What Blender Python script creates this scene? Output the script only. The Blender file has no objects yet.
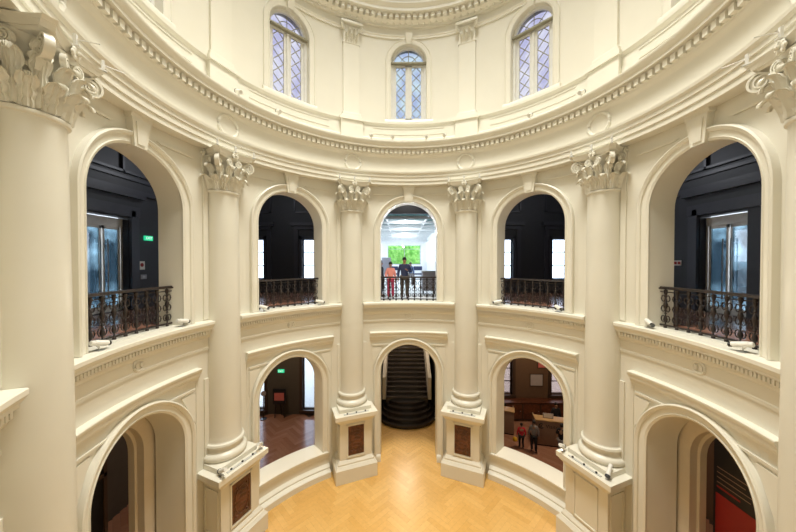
import bpy, bmesh, math, random
from math import sin, cos, pi, sqrt, radians as rad, asin, atan2
from mathutils import Vector, Matrix
random.seed(7)
S = bpy.context.scene
COL = S.collection
# ------------------------------------------------------------------ camera, world, light, exposure
EYE = 8.24
cd = bpy.data.cameras.new('camera'); cam = bpy.data.objects.new('camera', cd); COL.objects.link(cam)
cd.sensor_width = 36; cd.sensor_fit = 'HORIZONTAL'; cd.lens = 36 * 298 / 796
cd.shift_x = 0.8 / 796; cd.shift_y = 0.3 / 796; cd.clip_start = 0.02
cam.location = (-0.30, -6.38, EYE); cam.rotation_euler = (rad(89.25), 0, rad(0.8))
S.camera = cam
S.view_settings.view_transform = 'Standard'; S.view_settings.look = 'None'
S.view_settings.gamma = 1; S.view_settings.use_curve_mapping = False
S.view_settings.exposure = -0.07
W = bpy.data.worlds.new('sky'); S.world = W; W.use_nodes = True
bg = W.node_tree.nodes['Background']; bg.inputs[0].default_value = (0.80, 0.88, 1.0, 1); bg.inputs[1].default_value = 5.0

def area(name, loc, size, power, col, rot=(0, 0, 0), shape='DISK', sy=None, spread=180):
    l = bpy.data.lights.new(name, 'AREA'); l.shape = shape; l.size = size
    if sy: l.size_y = sy
    l.energy = power; l.color = col; l.spread = rad(spread)
    o = bpy.data.objects.new(name, l); COL.objects.link(o); o.location = loc; o.rotation_euler = rot
    return o
def point(name, loc, power, col, r=0.15):
    l = bpy.data.lights.new(name, 'POINT'); l.energy = power; l.color = col; l.shadow_soft_size = r
    o = bpy.data.objects.new(name, l); COL.objects.link(o); o.location = loc
    return o
# daylight from the glazed oculus of the dome
area('oculus_daylight', (0, 0, 23.5), 4.0, 1080, (1.0, 0.98, 0.90), spread=85)
# floodlights standing on the cornice ledge of the drum, washing the dome and the hall
for k in range(8):
    a = rad(k * 45 + 22.5); n = Vector((sin(a), cos(a), 0))
    point('ledge_floodlight', n * 5.2 + Vector((0, 0, 14.2)), 3.5, (1.0, 0.93, 0.80), .25)
# warm spotlights on the pedestal tops and gallery ledges
for k in range(8):
    a = rad(k * 45); n = Vector((sin(a), cos(a), 0))
    point('gallery_spotlight', n * 5.0 + Vector((0, 0, 7.6)), 16, (1.0, 0.90, 0.74), .3)
# lights in the rooms around the hall
for sx in (-1, 1):
    point('ground_room_fill', (sx * 6.3, 6.5, 5.3), 260 if sx < 0 else 330, (1.0, 0.78, 0.55), .3)  # unseen fill, placed to brighten the room floor and desk front
    point('ground_portal_lamp', (sx * 8.4, 1.6, 4.6), 22, (1.0, .62, .42), .3)
    point('lobby_fill', (sx * 12.5, 2.9, 10.2), 300, (.88, .94, 1.0), .4)  # added behind the glass door to brighten its lobby
    point('gallery_room_fill', (sx * 7.3, 5.0, 11.9), 75, (.9, .93, 1.0), .3)  # extra fill lifting the dark gallery walls and door frames
point('stair_fill', (0, 12.2, 5.7), 420, (1.0, .85, .7), .3)  # added over the flight so the treads catch light; no fixture there
for k in range(4): point('link_fill', (0, 12 + 3.4*k, 10.6), 80, (.95, .98, 1.0), .03)  # invented points that brighten the white link
point('gallery_fill', (0, 7.9, 12.2), 110, (1.0, .95, .88), .2)  # added to light the counter and visitors from the hall side
point('stair_fill', (0, 7.9, 5.2), 90, (1.0, 0.85, 0.6), .3)  # unseen fill over the lowest steps

# ------------------------------------------------------------------ materials
def mat(name, col, rough=.5, metal=0, noise=None, bump=0, spec=.5, emit=None, es=1, nscale=6, coat=0):
    m = bpy.data.materials.new(name); m.use_nodes = True; nt = m.node_tree; b = nt.nodes['Principled BSDF']
    b.inputs['Base Color'].default_value = (*col, 1); b.inputs['Roughness'].default_value = rough
    b.inputs['Metallic'].default_value = metal; b.inputs['Specular IOR Level'].default_value = spec
    b.inputs['Coat Weight'].default_value = coat
    tc = nt.nodes.new('ShaderNodeTexCoord')
    n = nt.nodes.new('ShaderNodeTexNoise'); n.inputs['Scale'].default_value = nscale; n.inputs['Detail'].default_value = 5
    nt.links.new(tc.outputs['Object'], n.inputs['Vector'])
    c2 = noise if noise else tuple(c * .93 for c in col)
    r = nt.nodes.new('ShaderNodeValToRGB'); r.color_ramp.elements[0].position = .35; r.color_ramp.elements[1].position = .65
    r.color_ramp.elements[0].color = (*c2, 1); r.color_ramp.elements[1].color = (*col, 1)
    nt.links.new(n.outputs['Fac'], r.inputs['Fac']); nt.links.new(r.outputs['Color'], b.inputs['Base Color'])
    if bump:
        bp = nt.nodes.new('ShaderNodeBump'); bp.inputs['Strength'].default_value = bump; bp.inputs['Distance'].default_value = .02
        nt.links.new(n.outputs['Fac'], bp.inputs['Height']); nt.links.new(bp.outputs['Normal'], b.inputs['Normal'])
    if emit: b.inputs['Emission Color'].default_value = (*emit, 1); b.inputs['Emission Strength'].default_value = es
    return m
def glassmat(name, tint, mix=.1, noise=None, nscale=2.5):
    m = bpy.data.materials.new(name); m.use_nodes = True; nt = m.node_tree; nt.nodes.remove(nt.nodes['Principled BSDF'])
    out = nt.nodes['Material Output']; t = nt.nodes.new('ShaderNodeBsdfTransparent'); g = nt.nodes.new('ShaderNodeBsdfGlossy')
    g.inputs['Roughness'].default_value = .03; x = nt.nodes.new('ShaderNodeMixShader'); x.inputs[0].default_value = mix
    t.inputs[0].default_value = (*tint, 1)
    if noise:
        tc = nt.nodes.new('ShaderNodeTexCoord'); n = nt.nodes.new('ShaderNodeTexNoise'); n.inputs['Scale'].default_value = nscale
        r = nt.nodes.new('ShaderNodeValToRGB'); r.color_ramp.elements[0].position = .4; r.color_ramp.elements[1].position = .66
        r.color_ramp.elements[0].color = (*tint, 1); r.color_ramp.elements[1].color = (*noise, 1)
        nt.links.new(tc.outputs['Object'], n.inputs['Vector']); nt.links.new(n.outputs['Fac'], r.inputs['Fac']); nt.links.new(r.outputs['Color'], t.inputs[0])
    nt.links.new(t.outputs[0], x.inputs[1]); nt.links.new(g.outputs[0], x.inputs[2]); nt.links.new(x.outputs[0], out.inputs[0])
    return m
M = {}
M['plaster'] = mat('cream_plaster', (.785, .752, .645), .42, noise=(.77, .737, .63), nscale=1.5)
M['plaster2'] = mat('cream_moulding', (.79, .757, .65), .38, noise=(.775, .742, .635), nscale=2)
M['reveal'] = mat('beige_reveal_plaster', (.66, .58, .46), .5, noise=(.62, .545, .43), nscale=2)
M['dark'] = mat('charcoal_paint', (.038, .040, .048), .5)
M['darktrim'] = mat('charcoal_trim_paint', (.050, .053, .068), .4)
M['brown'] = mat('brown_dim_lit_paint', (.13, .072, .038), .6)  # warm dim room light is worked into this wall colour
M['browntrim'] = mat('dark_brown_joinery', (.055, .03, .018), .5)
M['greybrown'] = mat('taupe_room_paint', (.085, .07, .052), .6)
M['bronze'] = mat('blackened_bronze', (.009, .007, .007), .45, metal=.1, noise=(.028, .014, .009), nscale=14)
M['blackmarble'] = mat('black_polished_marble', (.028, .021, .018), .14, noise=(.045, .034, .027), nscale=1.5, coat=.3)
M['wood'] = mat('red_brown_wood', (.16, .05, .022), .35, noise=(.07, .022, .010), nscale=9)
M['white'] = mat('white_paint', (.78, .77, .73), .4)
M['whitewall'] = mat('white_wall_paint', (.86, .88, .90), .5)
M['whiteplastic'] = mat('white_plastic', (.82, .80, .74), .3)
M['blackplastic'] = mat('black_plastic', (.012, .012, .014), .3)
M['lens'] = mat('dark_lens_glass', (.005, .006, .01), .05, coat=1)
M['metal'] = mat('brushed_steel', (.55, .56, .57), .3, metal=.9)
M['kiosk2'] = mat('pale_grey_steel', (.62, .62, .60), .4, metal=.3)
M['came'] = mat('grey_lead_came', (.33, .31, .22), .5)
M['lilac'] = glassmat('lilac_leaded_glass', (.135, .125, .165), .04, noise=(.20, .185, .195), nscale=1.7)
M['bluepane'] = glassmat('blue_leaded_glass', (.11, .125, .165), .04, noise=(.165, .19, .19), nscale=1.6)
M['glass'] = glassmat('clear_glass', (.86, .9, .95), .06)
M['doorglass'] = glassmat('blue_tinted_glass', (.16, .22, .26), .12, noise=(.6, .75, .82), nscale=1.2)
M['roofglass'] = glassmat('cyan_roof_glass', (.07, .195, .195), .04, noise=(.10, .215, .21), nscale=.6)
M['frosted'] = glassmat('frosted_window_glass', (.60, .52, .50), .05)
M['green_sign'] = mat('green_exit_sign_face', (.02, .35, .16), .4, emit=(.03, .75, .36), es=.9)
M['whiteglow'] = mat('white_exit_sign_figure', (.9, .95, .9), .4, emit=(.8, 1, .85), es=.9)
M['red'] = mat('red_cloth', (.62, .02, .04), .7)
M['redprint'] = mat('red_print', (.30, .014, .012), .5)
M['pinkprint'] = mat('pink_print', (.62, .16, .14), .5)
M['greyprint'] = mat('grey_print', (.42, .36, .34), .5)
M['paper'] = mat('white_paper', (.75, .7, .66), .6)
M['darkprint'] = mat('black_printed_board', (.012, .010, .010), .45)
M['yellow'] = mat('yellow_ball_rubber', (.80, .45, .02), .45)
M['skin'] = mat('skin', (.42, .23, .15), .55)
M['hair'] = mat('black_hair', (.012, .009, .008), .5)
M['pink'] = mat('salmon_pink_cloth', (.85, .32, .26), .7)
M['magenta'] = mat('crimson_trouser_cloth', (.55, .04, .10), .7)
M['navy'] = mat('navy_jacket_cloth', (.02, .03, .085), .7)
M['olive'] = mat('brown_trouser_cloth', (.09, .07, .05), .8)
M['greycloth'] = mat('grey_shirt_cloth', (.26, .24, .24), .8)
M['blackcloth'] = mat('black_cloth', (.014, .014, .018), .8)
M['bluecloth'] = mat('light_blue_cloth', (.12, .2, .4), .8)
M['deskfront'] = mat('taupe_desk_panel', (.30, .19, .13), .45, noise=(.28, .175, .12), nscale=3)
M['desktop'] = mat('pale_oak_desk_top', (.62, .40, .19), .3)
M['kiosk'] = mat('grey_enclosure', (.36, .36, .41), .4)
M['leaf'] = mat('green_foliage', (.10, .32, .03), .8, noise=(.30, .55, .12), nscale=2.2)

def floor_mat(name, c1, c2, c3, rough):
    m = bpy.data.materials.new(name); m.use_nodes = True; nt = m.node_tree; b = nt.nodes['Principled BSDF']
    g = nt.nodes.new('ShaderNodeNewGeometry'); r = nt.nodes.new('ShaderNodeValToRGB')
    r.color_ramp.elements[0].color = (*c1, 1); r.color_ramp.elements[1].color = (*c3, 1)
    e = r.color_ramp.elements.new(.5); e.color = (*c2, 1)
    nt.links.new(g.outputs['Random Per Island'], r.inputs['Fac'])
    tc = nt.nodes.new('ShaderNodeTexCoord'); n = nt.nodes.new('ShaderNodeTexNoise'); n.inputs['Scale'].default_value = 9; n.inputs['Detail'].default_value = 8
    nt.links.new(tc.outputs['Object'], n.inputs['Vector'])
    mx = nt.nodes.new('ShaderNodeMix'); mx.data_type = 'RGBA'; mx.blend_type = 'MULTIPLY'; mx.inputs[0].default_value = .22
    nt.links.new(r.outputs['Color'], mx.inputs[6]); nt.links.new(n.outputs['Fac'], mx.inputs[7])
    nt.links.new(mx.outputs[2], b.inputs['Base Color']); b.inputs['Roughness'].default_value = rough
    return m
M['parquet'] = floor_mat('honey_oak_parquet', (.72, .41, .115), (.76, .445, .135), (.80, .49, .16), .30)
M['redparquet'] = floor_mat('red_brown_parquet', (.40, .19, .12), (.46, .23, .15), (.52, .27, .18), .18)

# ------------------------------------------------------------------ mesh builder
class MB:
    def __init__(s): s.v = []; s.f = []; s.m = []
    def add(s, vs, fs, mi=0, X=None):
        o = len(s.v)
        for p in vs:
            p = Vector(p)
            if X is not None: p = X @ p
            s.v.append(tuple(p))
        for f in fs: s.f.append(tuple(i + o for i in f)); s.m.append(mi)
        return s
    def box(s, a, b, mi=0, X=None, bev=0):
        (x0, y0, z0), (x1, y1, z1) = a, b
        if bev <= 0:
            return s.add([(x0,y0,z0),(x1,y0,z0),(x1,y1,z0),(x0,y1,z0),(x0,y0,z1),(x1,y0,z1),(x1,y1,z1),(x0,y1,z1)],
                     [(0,3,2,1),(4,5,6,7),(0,1,5,4),(1,2,6,5),(2,3,7,6),(3,0,4,7)], mi, X)
        bm = bmesh.new(); bmesh.ops.create_cube(bm, size=1)
        for v in bm.verts: v.co = Vector(((x0+x1)/2 + v.co.x*(x1-x0), (y0+y1)/2 + v.co.y*(y1-y0), (z0+z1)/2 + v.co.z*(z1-z0)))
        bmesh.ops.bevel(bm, geom=bm.edges[:], offset=bev, segments=2, affect='EDGES', profile=.6)
        bm.verts.index_update(); s.add([v.co.copy() for v in bm.verts], [[v.index for v in f.verts] for f in bm.faces], mi, X); bm.free(); return s
    def lathe(s, prof, n=48, a0=0, a1=360, mi=0, X=None, inward=False, cap=False):
        """prof: (r, z) bottom to top; angle clockwise from +Y"""
        full = abs(a1 - a0) >= 359.9; k = n if full else n + 1; vs = []; fs = []
        for i in range(k):
            a = rad(a0 + (a1 - a0) * i / n)
            for r, z in prof: vs.append((r * sin(a), r * cos(a), z))
        P = len(prof)
        for i in range(n):
            j = (i + 1) % k
            for q in range(P - 1):
                f = (i*P+q, j*P+q, j*P+q+1, i*P+q+1)
                fs.append(f if inward else f[::-1])
        if not full and cap:
            fs.append(tuple(range(P))); fs.append(tuple(k*P - 1 - q for q in range(P)))
        return s.add(vs, fs, mi, X)
    def tube(s, pts, r, n=8, mi=0, X=None, closed=False):
        pts = [Vector(p) for p in pts]; vs = []; fs = []; K = len(pts); up = Vector((0, 0, 1))
        for i, p in enumerate(pts):
            a = pts[(i-1) % K] if (closed or i > 0) else p; b = pts[(i+1) % K] if (closed or i < K-1) else p
            t = (b - a).normalized(); u = t.cross(up)
            if u.length < 1e-3: u = t.cross(Vector((0, 1, 0)))
            u.normalize(); w = u.cross(t); rr = r[i] if isinstance(r, (list, tuple)) else r
            for j in range(n): q = 2*pi*j/n; vs.append(p + u*cos(q)*rr + w*sin(q)*rr)
        for i in range(K if closed else K-1):
            for j in range(n):
                i2 = (i+1) % K; fs.append((i*n+j, i*n+(j+1) % n, i2*n+(j+1) % n, i2*n+j))
        if not closed: fs.append(tuple(range(n))[::-1]); fs.append(tuple((K-1)*n+j for j in range(n)))
        return s.add(vs, fs, mi, X)
    def ball(s, c, r, sc=(1,1,1), mi=0, X=None, n=12):
        vs = []; fs = []; m = n//2+1
        for i in range(m+1):
            t = pi*i/m
            for j in range(n): p = 2*pi*j/n; vs.append((c[0]+r*sc[0]*sin(t)*cos(p), c[1]+r*sc[1]*sin(t)*sin(p), c[2]+r*sc[2]*cos(t)))
        for i in range(m):
            for j in range(n): fs.append((i*n+j, (i+1)*n+j, (i+1)*n+(j+1) % n, i*n+(j+1) % n))
        return s.add(vs, fs, mi, X)
    def build(s, name, mats, parent=None, smooth=True, ang=35):
        me = bpy.data.meshes.new(name); me.from_pydata(s.v, [], s.f)
        for m in (mats if isinstance(mats, (list, tuple)) else [mats]): me.materials.append(m)
        me.polygons.foreach_set('material_index', s.m)
        bm = bmesh.new(); bm.from_mesh(me); bmesh.ops.remove_doubles(bm, verts=bm.verts, dist=1e-5); bm.to_mesh(me); bm.free()
        if smooth:
            me.polygons.foreach_set('use_smooth', [True]*len(me.polygons)); me.set_sharp_from_angle(angle=rad(ang))
        me.update()
        o = bpy.data.objects.new(name, me); COL.objects.link(o)
        if parent: o.parent = parent
        return o
def link(name, me, parent=None, loc=(0,0,0), rot=(0,0,0)):
    o = bpy.data.objects.new(name, me); COL.objects.link(o); o.location = loc; o.rotation_euler = rot
    if parent: o.parent = parent
    return o
def text_mesh(body, size, m, parent, loc, align='LEFT'):
    cu = bpy.data.curves.new('lettering', 'FONT'); cu.body = body; cu.size = size; cu.align_x = align; cu.align_y = 'CENTER'; cu.extrude = .002
    o = bpy.data.objects.new('lettering_source', cu); COL.objects.link(o)
    dg = bpy.context.evaluated_depsgraph_get(); dg.update(); me = bpy.data.meshes.new_from_object(o.evaluated_get(dg)); bpy.data.objects.remove(o)
    me.materials.clear(); me.materials.append(m)
    return link('lettering', me, parent, loc, (pi/2, 0, 0))
def tag(o, label, cat, group=None, kind=None):
    if label: o['label'] = label
    if cat: o['category'] = cat
    if group: o['group'] = group
    if kind: o['kind'] = kind
    return o
def thing(name, label, cat, loc=(0,0,0), rz=0, group=None):
    o = bpy.data.objects.new(name, None); COL.objects.link(o); o.location = loc; o.rotation_euler = (0, 0, rz)
    o.empty_display_size = .2
    return tag(o, label, cat, group)
def struct(o, label, rz=None, cat=None):
    o['kind'] = 'structure'; o['label'] = label; o['category'] = cat or 'building'
    if rz is not None: o.rotation_euler.z = rz
    return o
def copy_tree(o, parent=None):
    c = o.copy(); COL.objects.link(c); c.parent = parent
    for ch in list(o.children): copy_tree(ch, c)
    return c
def polar(deg, r, z=0): return Vector((r*sin(rad(deg)), r*cos(rad(deg)), z))

# ------------------------------------------------------------------ dimensions
R = 6.04; RC = 6.0; HW = 1.175; T = .60; TL = .73
LZ = 3.64; GAL = 6.63; UZ = 9.56; ARC = 11.37
BAYS = {0: 'front', -45: 'front_left', 45: 'front_right', -90: 'left', 90: 'right', -135: 'back_left', 135: 'back_right', 180: 'back'}
WORD = {0: 'straight ahead', -45: 'ahead to the left', 45: 'ahead to the right', -90: 'at the far left', 90: 'at the far right', -135: 'behind on the left', 135: 'behind on the right', 180: 'behind the viewer'}

# wall strip builder (local frame: +y outward, x along the wall)
def bay_wall(mb, R, openings, zb, zt, T, half=22.5, back=1, reveal=0):
    hw = openings[0][0] if openings else 0
    X = []
    e = R*sin(rad(half))
    for i in range(9): X.append(-e + (e-hw)*i/8)
    if hw:
        for i in range(1, 33): X.append(-hw*cos(pi*i/32))
        for i in range(1, 9): X.append(hw + (e-hw)*i/8)
    else:
        for i in range(1, 9): X.append(e*i/8)
    Y = lambda x: sqrt(R*R - x*x)
    top = lambda o, x: o[2] + (sqrt(max(o[0]**2 - x*x, 0)) if o[3] else 0)
    for a, b in zip(X[:-1], X[1:]):
        mid = (a+b)/2
        def quad(p, q, r, s_):   # z at a low, b low, b high, a high
            mb.add([(a, Y(a), p), (b, Y(b), q), (b, Y(b), r), (a, Y(a), s_)], [(0, 1, 2, 3)], 0)
            mb.add([(a, Y(a)+T, p), (b, Y(b)+T, q), (b, Y(b)+T, r), (a, Y(a)+T, s_)], [(3, 2, 1, 0)], back)
        if hw and abs(mid) < hw:
            la = lb = zb
            for o in openings:
                if o[1] > la + 1e-4: quad(la, lb, o[1], o[1])
                ta, tb = top(o, a), top(o, b)
                mb.add([(a, Y(a), ta), (b, Y(b), tb), (b, Y(b)+T, tb), (a, Y(a)+T, ta)], [(0, 1, 2, 3)], reveal)
                if o[1] > zb+.01: mb.add([(a, Y(a), o[1]), (b, Y(b), o[1]), (b, Y(b)+T, o[1]), (a, Y(a)+T, o[1])], [(3, 2, 1, 0)], reveal if o[1] > zb+.01 else reveal)
                la, lb = ta, tb
            quad(la, lb, zt, zt)
        else: quad(zb, zb, zt, zt)
    for o in openings:
        for sgn in (-1, 1):
            x = sgn*o[0]; f = [(x, Y(x), o[1]), (x, Y(x)+T, o[1]), (x, Y(x)+T, o[2]), (x, Y(x), o[2])]
            mb.add(f, [(0, 1, 2, 3) if sgn < 0 else (3, 2, 1, 0)], reveal)
    return mb
def arch_path(hw, z0, zs, n=32):
    P = [(-hw, z0, -1, 0), (-hw, zs, -1, 0)]
    for i in range(1, n): a = pi - pi*i/n; P.append((hw*cos(a), zs + hw*sin(a), cos(a), sin(a)))
    P += [(hw, zs, 1, 0), (hw, z0, 1, 0)]
    return P
def arch_trim(mb, R, hw, z0, zs, prof, mi=0):
    """prof: (offset outwards from the opening edge, protrusion towards the hall)"""
    P = arch_path(hw, z0, zs); vs = []; fs = []; K = len(prof)
    for x, z, nx, nz in P:
        for off, pr in prof:
            xx = x + nx*off; zz = z + nz*off; th = asin(max(-1, min(1, xx/R))); vs.append(((R-pr)*sin(th), (R-pr)*cos(th), zz))
    for i in range(len(P)-1):
        for q in range(K-1): fs.append((i*K+q, i*K+q+1, (i+1)*K+q+1, (i+1)*K+q))
    fs.append(tuple(range(K))[::-1]); fs.append(tuple((len(P)-1)*K+q for q in range(K)))
    return mb.add(vs, fs, mi)
def arc_prof(mb, prof, x0, x1, R=R, n=16, mi=0):
    """extrude a (protrusion, z) profile along the curved wall from local x0 to x1, capped"""
    a0 = math.degrees(asin(x0/R)); a1 = math.degrees(asin(x1/R))
    return mb.lathe([(R-p, z) for p, z in prof], n, a0, a1, mi, inward=True, cap=True)

# ------------------------------------------------------------------ rotunda walls
UP = (HW, GAL, UZ, True); LOW = (HW, 0.0, LZ, True); LOWP = (HW, .86, LZ, True)
for a, side in BAYS.items():
    mb = MB(); low = LOWP if abs(a) == 45 else LOW
    # lower storey (thicker) and upper storey
    bay_wall(mb, R, [low], 0, 6.2, TL if abs(a) == 90 else T)
    bay_wall(mb, R, [UP], 6.2, 13.0, T)
    o = mb.build('wall_'+side, [M['reveal'] if False else M['plaster'], M['dark']])
    struct(o, 'cream plaster wall bay with two stacked arches, '+WORD[a], -rad(a), 'wall')
# attic wall with one arched window opening per bay
RA = 6.05; AH = .73; AZ0 = 14.14; AZS = 16.50
for a, side in BAYS.items():
    mb = MB(); bay_wall(mb, RA, [(AH, AZ0, AZS, True)], 13.0, 19.2, .5, back=0)
    o = mb.build('wall_attic_'+side, M['plaster']); struct(o, 'cream attic wall with an arched leaded window, '+WORD[a], -rad(a), 'wall')

# ------------------------------------------------------------------ mouldings shared per bay
ARCHP = [(-.0, -.01), (0, .05), (.05, .075), (.06, .055), (.17, .065), (.18, .10), (.24, .13), (.27, .11), (.275, -.01)]
N = [0]
def trimname():
    N[0] += 1; return 'trim_%d' % N[0]
me_cache = {}
def bay_trim(key, make, label, a, mats=None, ang=35):
    nm = trimname()
    if key not in me_cache:
        o = make().build(nm, mats or M['plaster2'], ang=ang); me_cache[key] = o.data
    else: o = link(nm, me_cache[key])
    return struct(o, label, -rad(a), 'moulding')
LEDGE = [(-.01, 5.80), (.03, 5.80), (.03, 5.86), (.015, 5.88), (.015, 6.12), (.06, 6.15), (.09, 6.20), (.09, 6.22), (.12, 6.23), (.12, 6.36),
         (.19, 6.37), (.19, 6.42), (.22, 6.45), (.26, 6.51), (.28, 6.53), (.28, 6.60), (.265, 6.615), (-.01, 6.625)]
HOOD = [(-.01, 5.02), (.02, 5.02), (.025, 5.09), (.05, 5.11), (.08, 5.18), (.12, 5.20), (.12, 5.26), (.15, 5.30), (.155, 5.36), (.145, 5.375), (-.01, 5.385)]
def mk_ledge():
    mb = MB(); arc_prof(mb, LEDGE, -R*sin(rad(18.3)), R*sin(rad(18.3)), n=24)
    n = 46; hb = rad(17.8)
    for i in range(n):
        t = -hb + 2*hb*(i+.5)/n; X = Matrix.Rotation(-t, 4, 'Z'); mb.box((-.024, R-.165, 6.265), (.024, R-.11, 6.35), 0, X)
    # centre relief roundel on the frieze
    ring = [(.12*cos(q)*1.0, R-.02, 6.0+.12*sin(q)) for q in [2*pi*k/20 for k in range(20)]]
    mb.tube(ring, .028, 6, closed=True); mb.box((-.09, R-.05, 5.95), (-.03, R, 6.05)); mb.box((.03, R-.05, 5.95), (.09, R, 6.05))
    return mb
def mk_hood(): return arc_prof(MB(), HOOD, -1.60, 1.60, n=20)
def mk_arch_up():
    mb = arch_trim(MB(), R, HW, GAL, UZ, ARCHP)
    return mb
def mk_arch_low(z0): return arch_trim(MB(), R, HW, z0, LZ, ARCHP)
def mk_frame():
    mb = MB()
    for s in (-1, 1):
        for z0, z1 in ((.35, 5.0), (6.66, 11.0)):
            if z0 < 1: a, b = sorted((s*1.53, s*1.57)); arc_prof(mb, [(-.01, z0), (.018, z0), (.018, z1), (-.01, z1)], a, b, n=2)
            a, b = sorted((s*1.76, s*1.9)); arc_prof(mb, [(-.01, z0-.3 if z0 < 1 else z0), (.04, z0-.3 if z0 < 1 else z0), (.04, z1+(.0 if z0 < 1 else .3)), (-.01, z1+(.0 if z0 < 1 else .3))], a, b, n=2)
        # spandrel sliver panels
        for zz, fl in ((11.06, 1), (4.86, 1)):
            pts = []
            x0, x1 = (s*.52, s*1.50)
            vs = [(x0, zz-.0), (x1, zz-.0), (x1, zz-.06), (s*(abs(x0)+.1), zz-.04)]
            V = []
            for pr in (.035, -.01):
                for x, z in vs:
                    th = asin(x/R); V.append(((R-pr)*sin(th), (R-pr)*cos(th), z))
            F = [(0,1,2,3), (4,7,6,5)] + [(i, (i+4), (i+1) % 4+4, (i+1) % 4) for i in range(4)]
            mb.add(V, F)
            if zz > 9: continue
            V = []  # small triangle frame in the corner
            for pr in (.03, -.01):
                for x, z in ((s*1.50, zz-.12), (s*1.50, zz-.95), (s*1.12, zz-.12)):
                    th = asin(x/R); V.append(((R-pr)*sin(th), (R-pr)*cos(th), z))
            mb.add(V, [(0,1,2), (3,5,4)] + [(i, i+3, (i+1) % 3+3, (i+1) % 3) for i in range(3)])
    return mb
def mk_key():
    mb = MB(); y0 = R-.13; y1 = R+.05
    zt, zb = 11.38, 10.70
    def wedge(xt, xb, zt, zb, y0):
        mb.add([(-xb,y0,zb),(xb,y0,zb),(xb,y1,zb),(-xb,y1,zb),(-xt,y0-.03,zt),(xt,y0-.03,zt),(xt,y1,zt),(-xt,y1,zt)],
               [(0,3,2,1),(4,5,6,7),(0,1,5,4),(1,2,6,5),(2,3,7,6),(3,0,4,7)])
    wedge(.235, .15, zt-.08, zb, y0); wedge(.265, .26, zt, zt-.09, y0-.02)
    wedge(.15, .09, zt-.16, zb+.06, y0-.02)
    return mb
def mk_dado():
    mb = MB(); w = 1.42
    P = [(-.01, 0), (.30, 0), (.30, .20), (.25, .25), (.16, .27), (.16, .33), (.10, .38), (.06, .42), (.05, .60), (.07, .72), (.12, .78), (.13, .86), (.13, .895), (-.01, .90)]
    arc_prof(mb, P, -w, w, n=20)
    mb.add([], [])
    # slab over the thickness of the wall
    vs = []; n = 20
    for i in range(n+1):
        x = -HW + 2*HW*i/n; y = sqrt(R*R-x*x)
        vs += [(x, y, .855), (x, y, .90), (x, y+T+.05, .90), (x, y+T+.05, .80)]
    fs = []
    for i in range(n):
        for q in range(3): fs.append((i*4+q, i*4+q+1, (i+1)*4+q+1, (i+1)*4+q)[::-1])
    mb.add(vs, fs)
    return mb
def mk_skirt():
    mb = MB(); P = [(-.01, 0), (.12, 0), (.12, .22), (.09, .27), (.05, .30), (-.01, .32)]
    for s in (-1, 1):
        a, b = sorted((s*(HW+.0), s*1.95)); arc_prof(mb, P, a, b, n=6)
    return mb
for a in BAYS:
    w = WORD[a]
    bay_trim('ledge', mk_ledge, 'cream dentilled gallery cornice under the balcony '+w, a)
    bay_trim('hood', mk_hood, 'projecting cream hood moulding over the ground arch '+w, a)
    bay_trim('archup', mk_arch_up, 'cream arch surround of the gallery opening '+w, a)
    bay_trim('archlow'+str(abs(a) == 45), (lambda: mk_arch_low(.9)) if abs(a) == 45 else (lambda: mk_arch_low(0)), 'cream arch surround of the ground opening '+w, a)
    bay_trim('frame', mk_frame, 'flat raised strips and spandrel panels of the wall bay '+w, a)
    bay_trim('key', mk_key, 'tapered cream keystone over the gallery arch '+w, a)
    if abs(a) == 45: bay_trim('dado', mk_dado, 'low curved cream parapet with stepped base '+w, a)
    else: bay_trim('skirt', mk_skirt, 'cream skirting at the foot of the arch '+w, a)

# main entablature (whole ring)
mb = MB()
rr = 5.72
E_ = [(R, 11.37), (rr, 11.37), (rr, 11.50), (rr-.03, 11.51), (rr-.03, 11.66), (rr-.06, 11.67), (rr-.06, 11.76), (rr-.11, 11.81), (rr-.12, 11.87), (rr+.02, 11.89),
      (rr+.02, 12.42), (rr, 12.46), (rr-.05, 12.50), (rr-.08, 12.55), (rr-.08, 12.56), (rr-.10, 12.57), (rr-.10, 12.72), (rr-.14, 12.73), (rr-.17, 12.76),
      (rr-.26, 12.765), (rr-.26, 12.83), (rr-.29, 12.86), (rr-.32, 12.92), (rr-.345, 12.96), (rr-.345, 13.0), (rr-.33, 13.01), (R+.1, 13.03)]
mb.lathe(E_, 144, inward=True)
nd = 196
for i in range(nd):
    X = Matrix.Rotation(2*pi*i/nd, 4, 'Z'); mb.box((-.05, rr-.19, 12.575), (.062, rr-.09, 12.72), 0, X)
struct(mb.build(trimname(), M['plaster2']), 'main round entablature with dentilled cornice above the columns', cat='cornice')
# wreaths on frieze above each column
W0 = MB(); q = [(0 + .30*cos(t), 0, .30*sin(t)) for t in [2*pi*k/28 for k in range(28)]]
W0.tube(q, [.045 + .012*(k % 2) for k in range(28)], 8, closed=True)
W0.add([(.25*cos(2*pi*k/24), .02, .25*sin(2*pi*k/24)) for k in range(24)], [tuple(range(24))])
W0.box((-.05, -.05, .26), (.05, .02, .36)); W0.box((-.05, -.05, -.36), (.05, .02, -.26))
wm = W0.build('wreath_relief', M['plaster2']); first = True
CW = {-22.5: 'left inner column', 22.5: 'right inner column', -67.5: 'second column from the left', 67.5: 'second column from the right', -112.5: 'nearest left column', 112.5: 'nearest right column'}
for ca, cw in CW.items():
    o = wm if first else wm.copy()
    if not first: COL.objects.link(o)
    first = False
    o.location = polar(ca, rr+.01, 12.15); o.rotation_euler = (0, 0, -rad(ca)); tag(o, 'round wreath relief on the frieze above the '+cw, 'relief', 'wreaths on the frieze')
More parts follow.
